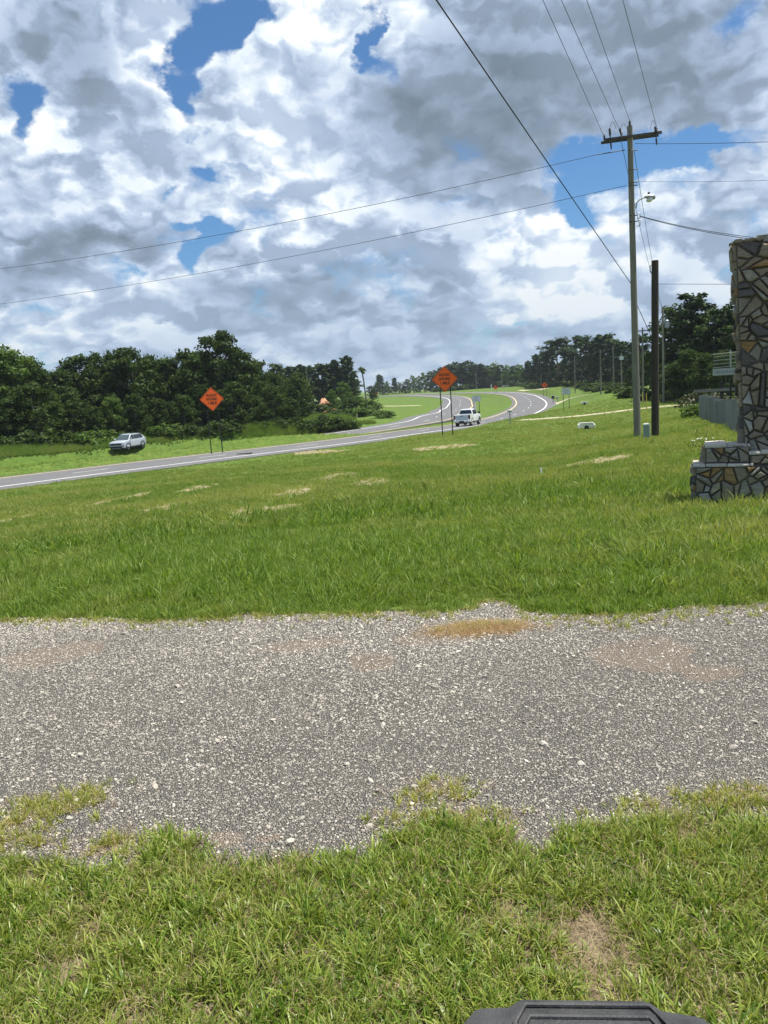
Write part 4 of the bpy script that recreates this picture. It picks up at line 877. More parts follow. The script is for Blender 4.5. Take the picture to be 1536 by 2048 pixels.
for px, ty, by, Y, r, lab in far_poles:
    b, _ = on_ground(px, Y); tp = sight(px-1.5, ty, Y); o = pole_obj('utility_pole', b, tp, r, r*.75, M_pole, lab, 'utility pole', 'distant utility poles', 8); FPT[px] = tp
    if px == 1327:
        q = Vector(tp-b)-Vector((0, 0, 2.0)); MB().tube([q+Vector((.42, -.1, -.45)), q+Vector((.42, -.1, .35)), q+Vector((.42, -.1, .42))], [.26, .26, .2], 12).build('transformer', M_alu, o, True)
        MB().tube([q+Vector((.42, -.1, .42)), q+Vector((.42, -.1, .7))], .05, 6).build('bushing', M_ins, o)
    elif px == 1243.5: q = Vector(tp-b)-Vector((0, 0, .6)); MB().box(q.x-.3, q.x+.3, q.y-.4, q.y-.1, q.z-.6, q.z).build('white_box', M_signw, o)
    elif px == 1004: q = Vector(tp-b); MB().box(q.x-.35, q.x+.35, -.4, 0, q.z-.5, q.z).build('lamp_head', M_signw, o, bevel=.05)
    elif Y < 200: q = Vector(tp-b)-Vector((0, 0, .4)); MB().box(q.x-.7, q.x+.7, q.y-.08, q.y+.08, q.z-.06, q.z+.06).build('crossarm', M_arm, o)
def wire(A, B, sag, r, m, label, n=24, group=None, cat='wire', name='overhead_wire'):
    A, B = Vector(A), Vector(B); P = [A.lerp(B, k/n)-Vector((0, 0, 4*sag*(k/n)*(1-k/n))) for k in range(n+1)]
    o = MB().tube([p-A for p in P], r, 6).build(name, m, None, True); o.location = A; return tag(o, label, cat, group)
def toward(A, px, py, Yend, zdrop=0.):
    """the span from A that passes the photographed direction at A's height, run on to Yend"""
    lo, hi = 1., 400.
    for _ in range(60):
        m_ = (lo+hi)/2
        if sight(px, py, m_)[2] < A[2]-zdrop: lo = m_
        else: hi = m_
    B = sight(px, py, lo); t = (Yend-A[1])/(B[1]-A[1]); return np.array(A)+(B-np.array(A))*t
for (a, b), lab in ((((1206, 277), (1088, 0)), 'thin power line rising from the left end of the crossarm, leftmost of the four'), (((1240, 272), (1125, 0)), 'thin power line from the inner left insulator, second of the four'),
                    (((1258, 249), (1175, 0)), 'thin power line from the very top of the utility pole, third of the four'), (((1312, 264), (1247, 0)), 'thin power line from the right end of the crossarm, rightmost of the four')):
    A = sight(*a, YP); A[1] -= .2; B = toward(A, b[0], b[1], -20.); wire(A, B, .1, .009, M_wire, lab, 24, 'four power lines running overhead')
A = sight(1261, 566, YP); B = toward(A, 876, 0, -14., -3.6); wire(A, B, .05, .0165, M_cable, 'thick black cable crossing the sky diagonally down to the utility pole', 30, None, 'cable', 'overhead_cable')
A = sight(1250, 300, YP); C2 = sight(1197, 309, YP-.3); wire(A, C2, .0, .02, M_wire, 'short dark insulated lead from the pole to the long upper cross wire', 6, None, 'wire')
for (a, b, lab, sg) in (((1199, 308), (0, 510), 'long thin wire crossing the sky leftward, upper of the two', .9), ((1253, 371), (0, 583), 'long thin wire crossing the sky leftward, lower of the two', .9)):
    A = sight(*a, YP); B = toward(A, b[0], b[1], 70.) if False else None
    lo, hi = 20., 200.
    for _ in range(60):
        m_ = (lo+hi)/2
        if sight(b[0], b[1], m_)[2] < A[2]: lo = m_
        else: hi = m_
    B0 = sight(b[0], b[1], lo); B = A+(B0-A)*1.5; wire(A, B, sg, .011, M_wire, lab, 30, 'two wires crossing the sky leftward')
for (a, b, lab, r) in (((1270, 287), (1536, 278), 'thin wire running right from just under the crossarm', .010), ((1272, 363), (1536, 355), 'faint thin wire running right at mid height of the pole', .007),
                       ((1280, 432), (1536, 459), 'upper one of two sagging service lines running right below the lamp', .013), ((1280, 433), (1536, 463), 'lower one of two sagging service lines running right below the lamp', .013)):
    A = sight(*a, YP); B0 = sight(b[0], b[1], YP-6); B = A+(B0-A)*1.8; wire(A, B, .35 if r > .012 else .1, r, M_wire, lab, 20)
A = sight(1316, 568, 36.2); B = A+(sight(1460, 568.5, 33)-A)*1.6; wire(A, B, .0, .011, M_wire, 'level thin wire from the dark stub pole to behind the stone pillar', 14)
for (a, px, lab) in (((1268, 300), 1327, 'thin wire descending behind the pole toward the transformer pole, upper'), ((1243, 285), 1327, 'thin wire descending behind the pole toward the transformer pole, lower')):
    A = sight(*a, YP); wire(A, FPT[1327]-np.array([0, 0, .3]), .9, .012, M_wire, lab)
A = sight(1275, 612, YP); G = np.array([sb[0]+.9, sb[1]+9, gz(sb[0]+.9, sb[1]+9)]); wire(A, sight(1320, 712, 40), 0, .016, M_cable, 'black guy cable slanting down from the utility pole behind the stub pole', 8, None, 'cable', 'guy_cable')
A = sight(1303, 560, 36.2); wire(A, sight(1303, 870, 36.1), 0, .008, M_wire, 'thin ground wire running down along the dark stub pole', 6)
wire(FPT[1202], FPT[1083], 2., .02, M_wire, 'faint distant wire between the bank pole and the far pole', 16); wire(FPT[1327]-np.array([0, 0, .3]), FPT[1202], 1.4, .016, M_wire, 'faint distant wire between the transformer pole and the bank pole', 16)
M_guard = mat('yellow_plastic_guard', (.38, .32, .04), .7)
for (bx, by, tx, ty, lab) in ((1289, 850, 1284.5, 785, 'left yellow guy wire guard between the utility pole and the stub pole'), (1296, 850, 1292.5, 787, 'right yellow guy wire guard between the utility pole and the stub pole')):
    b = sight(bx, by, 40.); b, _ = on_ground(bx, 41.); tp = sight(tx, ty, 41.6); o = MB().tube([(0, 0, -.2), tuple(tp-b)], .021, 8).build('guy_guard', M_guard, None, True, loc=tuple(b)); tag(o, lab, 'guy guard', 'yellow guy guards'); 
b, _ = on_ground(1293, 33.5); tz_ = sight(1291, 847, 33.5)[2]; h = tz_-b[2]
ped = empty('pedestal', tuple(b), 'grey-green cable pedestal with a white cap between the two near poles', 'cable pedestal'); M_ped = mat('pedestal_green', (.24, .30, .25), .6)
MB().box(-.115, .105, -.10, .10, -.2, h-.07).build('housing', M_ped, ped, bevel=.02); MB().box(-.13, .12, -.115, .115, h-.07, h).build('cap', M_signw, ped, bevel=.02); MB().box(.106, .128, -.09, .09, -.1, h-.08).build('sunlit_side_strip', M_signw, ped)  # white strip on the right puts the sunlit side into colour
# white marker stub with a thin rod in the lawn
b = gp(1083, 951); OCC.append((b[0], b[1]-.12, .32)); h = sight(1082, 936, b[1])[2]-b[2]
mk = empty('pipe_marker', tuple(b), 'short white pipe stub standing alone in the lawn', 'pipe'); MB().tube([(0, 0, -.1), (-.01, 0, h)], .030, 12).build('pipe', M_signw, mk, True); MB().tube([(0, .06, 0), (-.02, .06, h+.28)], .004, 5).build('thin_rod', M_post, mk)

# ------------------------------------------------------------------ culverts, drives, mailboxes
M_conc = mat('whitewashed_concrete', rough=.9, build=worn((.86, .84, .76), (.62, .58, .48), 2.5, .5, 12))
def culvert(px, Y, top, w, label, rz):
    b, _ = on_ground(px, Y); b[2] = sight(px, top, Y)[2]; t = empty('culvert', (b[0], b[1], b[2]), label, 'culvert', 'culvert ends in the ditch', rz); hw = w/2; r = w*.14; n = 14; y0, y1 = -.12, .25
    # headwall with an arched opening, in slabs
    mbq = MB(); top_ = [(-hw, -.02), (-hw*.75, 0), (-hw*.3, .01), (hw*.2, -.01), (hw*.7, .02), (hw*.85, -.12), (hw, -.06)]; H = w*.32
    arc = [(r*math.cos(a), -H+.0+r*1.15*math.sin(a)) for a in np.linspace(math.pi, 0, n)]
    bot = [(-hw, -H+.1), (-hw*.9, -H)]+arc+[(hw*.85, -H), (hw*.98, -H+.14)]
    out = top_+bot[::-1]; m_ = len(out); V = [(x, y0, z) for x, z in out]+[(x, y1, z) for x, z in out]
    mbq.add(V, [tuple(range(m_)), tuple(range(2*m_-1, m_-1, -1))]+[(i, i+m_, (i+1) % m_+m_, (i+1) % m_) for i in range(m_)]); mbq.build('headwall', M_conc, t)
    MB().tube([(0, y0+.1, -H), (0, 2.2, -H)], r*1.05, 14).build('pipe_mouth', M_trim, t)
    wl = MB(); wl.box(-hw*1.05, -hw*.85, -.5, .1, -H, -.1); wl.box(hw*.85, hw*1.02, -.45, .1, -H, -.16); wl.build('wing_wall', M_conc, t, bevel=.03)
    OCC.append((b[0], b[1]-.5, w*.42)); return t
culvert(1173.5, 61, 845, 1.30, 'white concrete culvert end with a dark pipe mouth in the grass ditch', -.3)
culvert(1169.5, 112, 803, 1.0, 'small farther white culvert end on the grass right of the white sign', -.2)
M_dirt = mat('pale_sandy_drive', rough=.95, build=worn((.46, .41, .28), (.34, .31, .19), .8, .3, 8))
def drive(name, pxs, w):
    P = []
    for px, py, Y in pxs: x = sight(px, py, Y)[0]; P.append((x, Y, gz(x, Y)+.06))
    C = spline(np.array(P), 8); 
    a, b = offset(C, -w), offset(C, w); n = len(C); V = []
    for k in (0, .25, .5, .75, 1): q = a*(1-k)+b*k; q[:, 2] = ground_z(q[:, 0], q[:, 1])+.05; V.append(q)
    e0, e1 = V[0].copy(), V[-1].copy(); e0[:, 2] -= .3; e1[:, 2] -= .3; V = [e0]+V+[e1]
    return tag(pydata(name, np.vstack(V), [(j*n+i, j*n+i+1, (j+1)*n+i+1, (j+1)*n+i) for j in range(6) for i in range(n-1)], M_dirt, None, True), kind='structure')
drive('driveway', [(1035, 841, 95.5), (1100, 836, 92.5), (1180, 830, 90), (1270, 823, 87.5), (1340, 818, 85), (1390, 814, 83)], 1.1)
drive('driveway', [(1096, 803, 186), (1115, 799, 178), (1140, 796, 170), (1165, 791, 162)], 2.0)
drive('path', [(1092, 775, 262), (1065, 780, 290), (1040, 783, 320)], 1.2)
drive('path', [(765, 812, 215), (800, 811, 225), (840, 810, 235)], .9)
def mailbox(px, Y, top, w, h, label, m1, m2, dp=.5, post=True):
    b, _ = on_ground(px, Y); H = sight(px, top, Y)[2]-b[2]; t = empty('mailbox', tuple(b), label, 'mailbox', 'roadside mailboxes', -.35)
    MB().box(-.05, .05, -.05, .05, -.3, H-h).build('post', m1, t)
    n = 8; prof = [(-w/2, 0), (w/2, 0), (w/2, h*.55)]+[(w/2*math.cos(a), h*.55+h*.45*math.sin(a)) for a in np.linspace(0, math.pi, n)[1:-1]]+[(-w/2, h*.55)]; m_ = len(prof)
    V = [(x, -dp/2, H-h+z) for x, z in prof]+[(x, dp/2, H-h+z) for x, z in prof]; bx = MB().add(V, [tuple(range(m_)), tuple(range(2*m_-1, m_-1, -1))]+[(i, i+m_, (i+1) % m_+m_, (i+1) % m_) for i in range(m_)]).build('box', m1, t)
    MB().box(-w/2-.02, w/2+.02, -dp/2-.02, dp/2+.02, H-.015, H+.05).build('lid', m2, t, bevel=.01); return t
mailbox(1020.5, 88, 821, .52, .17, 'mailbox with a sunlit top coloured white, on a slim post beside the road near the pickup', M_alu, M_signw, .5)  # white top slab carries the sunlight on this mailbox as colour
mailbox(1106.5, 182, 791, .62, .75, 'black mailbox with a white top at the start of the sandy drive', M_trim, M_signw, .7)
mailbox(1115, 184, 794, .75, .35, 'low pale grey mailbox right next to the black one', M_alu, M_signw, .6)
# ------------------------------------------------------------------ roadside bits
b = gp(489, 914.5); mb = MB(); n = 16; V = []; Fc = []
for i in range(n):       # strip of shed tyre tread, curled
    x = -.75+1.5*i/(n-1); z = .03+.05*abs(math.sin(i*1.1))+.03*(i/n); 
    for yy, zz in ((-.10, 0), (-.11, .035), (.11, .045), (.10, 0)): V.append((x, yy+.03*math.sin(i*.7), z+zz))
for i in range(n-1):
    for k in range(4): Fc.append((i*4+k, i*4+(k+1) % 4, (i+1)*4+(k+1) % 4, (i+1)*4+k))
Fc += [(0, 1, 2, 3), tuple(range(4*n-1, 4*n-5, -1))]
o = mb.add(V, Fc).build('tyre_scrap', M_tyre, None, loc=(b[0], b[1], b[2]+.16)); o.rotation_euler = (0, 0, -.25); o.scale = (1., 1.6, 1.6); tag(o, 'black strip of shed tyre tread lying on the road shoulder', 'tyre scrap')
M_clay = mat('orange_clay', rough=.95, build=worn((.42, .19, .10), (.62, .36, .22), 1.2, .8, 3))
b, _ = on_ground(652, 178); top = sight(650, 799, 178)[2]; rr = np.random.default_rng(3); V = []; nn = 26; sx = 2.9
for j in range(7):
    t = j/6
    for k in range(nn):
        a = 2*math.pi*k/nn; q = sx*(1-t*.86)*(1+.16*math.sin(3*a+1)+rr.normal(0, .03)); V.append((q*math.cos(a)-.35*t, q*.8*math.sin(a), -.4+(top-b[2]+.4)*(t**.85)*(1-.12*math.sin(2*a)*t)))
Fc = [(j*nn+k, j*nn+(k+1) % nn, (j+1)*nn+(k+1) % nn, (j+1)*nn+k) for j in range(6) for k in range(nn)]+[tuple(range(6*nn, 7*nn))]
o = pydata('dirt_mound', V, Fc, M_clay, None, True, loc=tuple(b)); tag(o, 'orange clay mound showing between the dark trees on the left', 'dirt mound')
# small shelter, white post, orange machine on the skyline
def small(px, Y, top, name, label, cat, f):
    b, _ = on_ground(px, Y); t = empty(name, tuple(b), label, cat); f(t, sight(px, top, Y)[2]-b[2]); return t
def f_shel(t, h):
    MB().box(-1.6, 1.6, -1.2, 1.2, h-.35, h).build('roof', M_signw, t, bevel=.04)
    for sx in (-1.4, 1.4):
        for sy in (-1., 1.): MB().box(sx-.08, sx+.08, sy-.08, sy+.08, -.5, h-.35).build('leg', M_alu, t)
    MB().box(-1.3, 1.3, .7, .8, 0, h-.4).build('back_panel', M_alu, t)
small(1010, 400, 771.5, 'shelter', 'small pale flat-roofed shelter at the tree line beyond the bend', 'shelter', f_shel)
small(983, 385, 769, 'white_post', 'small white upright marker left of the distant orange sign', 'post', lambda t, h: (MB().box(-.32, .32, -.2, .2, -.3, h).build('panel', M_signw, t, bevel=.03), MB().box(-.36, .36, -.22, .22, h, h+.08).build('cap', M_alu, t)))
M_mach = mat('red_orange_paint', (.55, .10, .04), .5)
def f_mach(t, h):
    MB().box(-1.3, 1.0, -.8, .8, .6, h*.62).build('hood', M_mach, t, bevel=.08); MB().box(.1, 1.3, -.7, .7, h*.62, h).build('cab', M_glass, t, bevel=.05); MB().box(0, 1.4, -.8, .8, h, h+.12).build('roof', M_signw, t)
    for x in (-.9, .8): 
        for s in (-1, 1): MB().tube([(x, s*.75, .55), (x, s*1.05, .55)], .55, 14).build('wheel', M_tyre, t)
small(751, 400, 778, 'tractor', 'small red-orange machine at the far left end of the distant road', 'tractor', f_mach)

# ------------------------------------------------------------------ stone pillar with stepped planter wall
def clip(poly, px, py, nx, ny):
    out = []
    for i in range(len(poly)):
        a, b = poly[i], poly[(i+1) % len(poly)]; da = (a[0]-px)*nx+(a[1]-py)*ny; db = (b[0]-px)*nx+(b[1]-py)*ny
        if da <= 0: out.append(a)
        if da*db < 0: t = da/(da-db); out.append((a[0]+(b[0]-a[0])*t, a[1]+(b[1]-a[1])*t))
    return out
def cells(w, h, size, r, aspect=1.):
    """irregular polygonal stones filling a w x h face"""
    S = []; tries = 0; 
    while tries < 4000:
        s = size*(r.uniform(.45, 1.45) if r.uniform() < .8 else r.uniform(1.2, 1.9)); p = (r.uniform(0, w), r.uniform(0, h)); tries += 1
        if all(math.hypot((p[0]-q[0])/aspect, p[1]-q[1]) > (s+q[2])*.46 for q in S): S.append((*p, s))
    out = []
    for i, (x, y, s) in enumerate(S):
        poly = [(0, 0), (w, 0), (w, h), (0, h)]
        for j, (x2, y2, s2) in enumerate(S):
            if i == j: continue
            d = math.hypot(x2-x, y2-y)
            if d > size*5: continue
            k = .5+.5*(s**2-s2**2)/(d*d)*.5; k = min(max(k, .2), .8); poly = clip(poly, x+(x2-x)*k, y+(y2-y)*k, (x2-x)/d, (y2-y)/d)
            if len(poly) < 3: break
        if len(poly) >= 3: out.append(poly)
    return out
def inset(poly, g):
    n = len(poly); cx = sum(p[0] for p in poly)/n; cy = sum(p[1] for p in poly)/n; A = 0
    res = poly
    for i in range(n):
        a, b = poly[i], poly[(i+1) % n]; dx, dy = b[0]-a[0], b[1]-a[1]; L_ = math.hypot(dx, dy)
        if L_ < 1e-6: continue
        nx, ny = dy/L_, -dx/L_
        if (cx-a[0])*nx+(cy-a[1])*ny > 0: nx, ny = -nx, -ny
        res = clip(res, a[0]-nx*g, a[1]-ny*g, nx, ny)
        if len(res) < 3: return None
    return res
def stone_mat(name, c1, c2, c3):
    def f(N, b):
        P = N.new('ShaderNodeTexCoord', None, 3); oi = N.new('ShaderNodeObjectInfo', None, 5); off = N.v('SCALE', N.new('ShaderNodeCombineXYZ', {0: oi, 1: oi, 2: oi}), 40.)
        P2 = N.v('ADD', P, off); st = N.noise(N.v('MULTIPLY', P2, (9, 9, 34)), 1., 6, .65, .6); n = N.noise(P2, 14., 6, .65)
        c = N.mix(N.rng(st, .35, .65), c1, c2); c = N.mix(N.rng(n, .5, .78, 0, .6), c, c3); c = N.mix(N.rng(oi, 0, 1, 0, .35), c, (.12, .11, .10))
        N.put(b.inputs['Base Color'], c); N.put(b.inputs['Normal'], N.new('ShaderNodeBump', {'Strength': .9, 'Distance': .02, 'Height': N.m('ADD', st, n)}))
    return mat(name, rough=.85, spec=.3, build=f)
M_st = [stone_mat('brown_grey_fieldstone', (.21, .17, .12), (.34, .285, .20), (.47, .41, .31)), stone_mat('grey_fieldstone', (.22, .20, .16), (.36, .335, .27), (.50, .47, .39)), stone_mat('ochre_fieldstone', (.26, .15, .055), (.42, .26, .10), (.52, .38, .20)),
        stone_mat('tan_fieldstone', (.24, .20, .14), (.38, .325, .24), (.52, .46, .36)), stone_mat('dark_fieldstone', (.085, .08, .078), (.14, .13, .12), (.22, .20, .18)), stone_mat('pale_grey_fieldstone', (.33, .32, .30), (.47, .46, .42), (.60, .58, .53))]
M_cap = stone_mat('pale_capstone', (.55, .50, .42), (.68, .63, .55), (.50, .38, .25)); M_mortar = mat('dark_mortar', rough=1., build=worn((.08, .072, .06), (.15, .135, .11), 30, .5, 90))
def stone_obj(poly, O, U, Vv, Nn, parent, r, m, thick=.035, name='stone'):
    n = len(poly); cx = sum(p[0] for p in poly)/n; cy = sum(p[1] for p in poly)/n; size = max(max(abs(p[0]-cx), abs(p[1]-cy)) for p in poly); rz = r.uniform(.4, 1.45); tl, tm = r.normal(0, .12), r.normal(0, .12)-.02
    V = []
    for (k, dd) in ((1., -.02), (.985, .020*rz), (.94, .040*rz), (.76, .052*rz)):
        for p in poly:
            a, b = cx+(p[0]-cx)*k, cy+(p[1]-cy)*k; dz = dd+(tl*(a-cx)+tm*(b-cy) if dd > 0 else 0)+(r.normal(0, .0025) if dd > .013 else 0); V.append(O+U*a+Vv*b+Nn*dz)
    V.append(O+U*cx+Vv*cy+Nn*(.054*rz)); Fc = []
    for j in range(3):
        for i in range(n): Fc.append((j*n+i, j*n+(i+1) % n, (j+1)*n+(i+1) % n, (j+1)*n+i))
    Fc += [(3*n+i, 3*n+(i+1) % n, 4*n) for i in range(n)]+[tuple(range(n))[::-1]]
    c = O+U*cx+Vv*cy; o = pydata(name, [v-c for v in V], Fc, m, parent, loc=tuple(c)); bm = bmesh.new(); bm.from_mesh(o.data); bmesh.ops.recalc_face_normals(bm, faces=bm.faces); bm.to_mesh(o.data); bm.free(); return o
def face(O, U, w, h, Nn, parent, r, size, wts, gap=.007, aspect=1., taper=None):
    O, U, Nn = Vector(O), Vector(U), Vector(Nn); Vv = Vector((0, 0, 1))
    todo = [(p, 0) for p in cells(w, h, size*1.5, r, aspect)]; polys = []
    while todo:     # angular shards: bigger cells split by straight breaks
        p, k = todo.pop(); cx = sum(a[0] for a in p)/len(p); cy = sum(a[1] for a in p)/len(p)
        ar = abs(sum(p[i][0]*p[(i+1) % len(p)][1]-p[(i+1) % len(p)][0]*p[i][1] for i in range(len(p))))/2
        if (k < 2 and ar > size*size*.5 and r.uniform() < .6-.3*k) or (k < 4 and ar > size*size*1.6):
            a = r.uniform(0, math.pi); nx, ny = math.cos(a), math.sin(a); cx += r.normal(0, .12)*size; cy += r.normal(0, .12)*size
            u, v = clip(p, cx, cy, nx, ny), clip(p, cx, cy, -nx, -ny)
            if len(u) > 2 and len(v) > 2: todo += [(u, k+1), (v, k+1)]; continue
        polys.append(p)
    for poly in polys:
        q = inset(poly, gap*r.uniform(.7, 1.4))
        if not q: continue
        # drop near-duplicate corners
        q2 = [q[0]]
        for p in q[1:]:
            if math.hypot(p[0]-q2[-1][0], p[1]-q2[-1][1]) > .006: q2.append(p)
        if len(q2) < 3: continue
        area = abs(sum(q2[i][0]*q2[(i+1) % len(q2)][1]-q2[(i+1) % len(q2)][0]*q2[i][1] for i in range(len(q2))))/2
        if area < .0005: continue
        if taper: q2 = [(taper(x, y), y) for x, y in q2]
        stone_obj(q2, O, U, Vv, Nn, parent, r, M_st[r.choice(6, p=wts)])
SR = np.random.default_rng(14); YS = 11.; cor, _ = on_ground(1392, YS); OG = cor.copy(); OG[2] -= .095
MON = empty('stone_gateway', tuple(OG), 'brown fieldstone pillar rising from a stepped stone planter wall at the right edge', 'stone pillar', None, math.radians(-22))
ppm = F/(np.linalg.norm(OG-np.array([0, 0, CAMZ])))*1.0; K = 1/140.
wl, wm, wd = [.24, .18, .25, .22, .08, .03], [.42, .20, .08, .14, .12, .04], None
H1 = (1007-912)*K+.0; H2 = (1007-874)*K; H3 = (1007-890)*K; WT = 1.75
z0 = -.12
MB().box(0, WT, .0, .62, z0-.2, H1-.02).box(.13, .70, .06, .62, H1-.03, H2-.02).box(.703, WT, .03, .62, H1-.021, H3-.02).build('wall_core', M_mortar, MON)
X_ = Vector((1, 0, 0)); NY = Vector((0, -1, 0)); NX = Vector((-1, 0, 0)); YY = Vector((0, 1, 0))
face((0, 0, z0), X_, WT, H1-z0-.03, NY, MON, SR, .175, wl, .010, 1.2); face((.13, .06, H1+.02), X_, .57, H2-H1-.05, NY, MON, SR, .17, [.2, .3, .1, .3, .05, .05], .010, 1.2); face((.71, .03, H1-.0), X_, WT-.71, H3-H1-.03, NY, MON, SR, .16, wl, .010, 1.4)
face((0, .62, z0), -YY, .62, H1-z0-.03, NX, MON, SR, .17, [.15, .35, .1, .1, .3, 0], .012); face((.13, .62, H1+.02), -YY, .56, H2-H1-.05, NX, MON, SR, .17, wl, .012)
def caps(x0, x1, y0, y1, z, r, over=.04):
    x = x0-over
    while x < x1:
        w = r.uniform(.14, .30); w = min(w, x1-x+over); t = r.uniform(.028, .05); P = []
        for k in range(8):
            fx = [0, .35, .7, 1, 1, .65, .3, 0][k]; fy = 0 if k < 4 else 1; P.append((x+.004+fx*(w-.008)+(r.normal(0, .004) if 0 < fx < 1 else 0), (y0-over+r.normal(0, .010)) if fy == 0 else y1))
        V = [(a, b, z+dz) for dz in (0, t*.6) for a, b in P]+[((a-x-w/2)*.94+x+w/2, b+(.012 if b < y0 else 0), z+t+r.normal(0, .002)) for a, b in P]; n = 8
        c = Vector((x+w/2, (y0+y1)/2, z)); Fc = [(j*n+i, j*n+(i+1) % n, (j+1)*n+(i+1) % n, (j+1)*n+i) for j in (0, 1) for i in range(n)]+[tuple(range(n))[::-1], tuple(range(2*n, 3*n))]
        o = pydata('capstone', [Vector(v)-c for v in V], Fc, M_cap, MON, loc=tuple(c)); bm = bmesh.new(); bm.from_mesh(o.data); bmesh.ops.recalc_face_normals(bm, faces=bm.faces); bm.to_mesh(o.data); bm.free(); x += w
caps(0, .705, 0, .60, H1-.025, SR, .045); caps(.13, .70, .06, .60, H2-.03, SR, .01); caps(.72, WT, .03, .60, H3-.025, SR, .03)
# planter soil showing behind the caps, with little white flowers
HP = (1005-478)*K; PX0, PX1 = .645, 1.062
lean = lambda z: -.125*(z-H3)/(HP-H3)
mbp = MB(); V = []
for z in (H3-.3, HP-.02): V += [(PX0+lean(z), .22, z), (PX1, .22, z), (PX1, .66, z), (PX0+lean(z), .66, z)]
mbp.add(V, [(0, 1, 2, 3), (4, 7, 6, 5), (0, 4, 5, 1), (1, 5, 6, 2), (2, 6, 7, 3), (3, 7, 4, 0)]).build('pillar_core', M_mortar, MON)
PWd = PX1-PX0
tp = lambda x, y: x+lean(H3-.05+y)*(1-x/PWd)
face((PX0, .22, H3-.05), X_, PWd, HP-H3+.05, NY, MON, SR, .150, wm, .009, 1., tp)
for z in np.arange(H3, HP-.1, .1):   # ragged stone edge on the shaded flank
    pass
def flank():
    h = HP-H3+.05; U = -YY; Vv = Vector((lean(HP)/h, 0, 1)).normalized()
    for poly in cells(.44, h, .17, SR):
        q = inset(poly, .011)
        if q and len(q) > 2: stone_obj(q, Vector((PX0, .66, H3-.05)), U, Vector((lean(HP)/h, 0, 1)), NX, MON, SR, M_st[SR.choice(5, p=[.4, .25, .05, .1, .2])])
flank()
x = PX0+lean(HP)-.02
while x < PX1-.02:
    w = min(SR.uniform(.10, .17), PX1+.03-x); zt2 = HP-.02+SR.uniform(.0, .03)+(x-PX0)*.06
    MB().box(x, x+w-.008, .18, .69, HP-.05, zt2).build('capstone', M_st[SR.choice([0, 1, 3])], MON, bevel=.012); x += w
M_panel = mat('grey_green_panel', (.26, .31, .30), .5)
MB().box(PX1+.02, PX1+.9, .36, .44, H3+.02, HP-.12).build('sign_panel', M_panel, MON)
OCC.append((OG[0]+.9, OG[1]+.2, .55)); OCC.append((OG[0]+.05, OG[1]-.35, .3)); OCC.append((OG[0]+.55, OG[1]-.55, .32)); OCC.append((OG[0]+1.05, OG[1]-.7, .32)); OCC.append((OG[0]+.35, OG[1]+.3, .4)); OCC.append((OG[0]+1.5, OG[1], .6))
pl = empty('planter_flowers', (OG[0]+.27, OG[1]+.45, OG[2]+H2-.04), 'small green plant with tiny white blooms growing in the stone planter', 'plant')
V = []; Q = []; fr = np.random.default_rng(8)
for k in range(130):
    c = Vector((fr.normal(.05, .13), fr.normal(0, .08), fr.uniform(-.02, .09))); t = Vector(fr.normal(size=3)).normalized()*.018; u = t.cross(Vector(fr.normal(size=3))).normalized()*.008; b0 = len(V); V += [c-t, c+u, c+t, c-u]; Q.append((b0, b0+1, b0+2, b0+3))
o = pydata('foliage', V, Q, M_leaf2, pl)
for k in range(9):
    c = (fr.normal(.05, .12), fr.normal(0, .06), fr.uniform(.06, .12)); MB().tube([c, (c[0], c[1], c[2]+.008)], [.011, .004], 6).build('bloom', M_signw, pl)

# ------------------------------------------------------------------ things seen left of the pillar: sign frame, rail fence, picket fence
fb, _ = on_ground(1462, 31); fz = lambda py: sight(1455, py, 31)[2]-fb[2]; mpx = 31/F*1.09
M_rail = mat('dull_painted_rail', (.36, .37, .33), .6)
fr_ = empty('sign_frame', tuple(fb), 'pale metal frame of horizontal rails above a white name board, left of the pillar', 'sign frame', None, -.35)
for k, py in enumerate((704, 709.5, 717, 724.5, 731)): z = fz(py)-.03; MB().tube([(-.66, 0, z-.02), (.55, 0, z+.02)], .015 if k else .010, 6).build('rail', M_rail, fr_)
for x in (-.02, .5): MB().box(x-.03, x+.03, .02, .07, 0 if x > .1 else fz(735), fz(700)).build('upright', M_rail, fr_)
MB().box(-.05, .02, .10, .17, -.3, fz(745)).build('dark_post', M_post, fr_)
bd = MB().box(-.68, .62, -.06, .0, fz(750), fz(736)).build('name_board', M_rail, fr_, bevel=.01)
zc = (fz(750)+fz(736))/2; MB().box(.18, .5, -.0645, -.0615, zc-.07, zc+.07).build('board_emblem', mat('sage_print', (.36, .42, .36), .6), bd)
for k in range(7): MB().box(-.56+k*.095, -.49+k*.095, -.0645, -.0615, zc-.05, zc+.05-.02*(k % 2)).build('faded_letter', M_fp, bd)
rb, _ = on_ground(1450, 37); rf = empty('rail_fence', tuple(rb), 'dark wooden post and rail behind the grey picket fence', 'fence', None, -.3); M_dwood = mat('dark_wood', (.035, .03, .027), .9)
hh_ = sight(1450, 767, 37)[2]-rb[2]
for x in (-.15, .9, 2.0): MB().box(x-.07, x+.07, -.06, .06, -.3, hh_+.1).build('post', M_dwood, rf)
MB().box(-1.4, 2.3, -.10, -.062, hh_-.35, hh_-.22).build('rail', mat('grey_rail', (.20, .19, .17), .9), rf); MB().box(-.2, 2.3, -.10, -.062, hh_-1.1, hh_-.98).build('rail', M_dwood, rf)
M_pick = mat('weathered_grey_boards', rough=.9, build=lambda N, b: N.put(b.inputs['Base Color'], N.mix(N.rng(N.noise(N.v('MULTIPLY', N.new('ShaderNodeTexCoord', None, 3), (9, 9, 1)), 1., 5, .6), .35, .65), N.mix(N.new('ShaderNodeObjectInfo', None, 5), (.10, .11, .10), (.28, .285, .265)), (.24, .245, .23))))
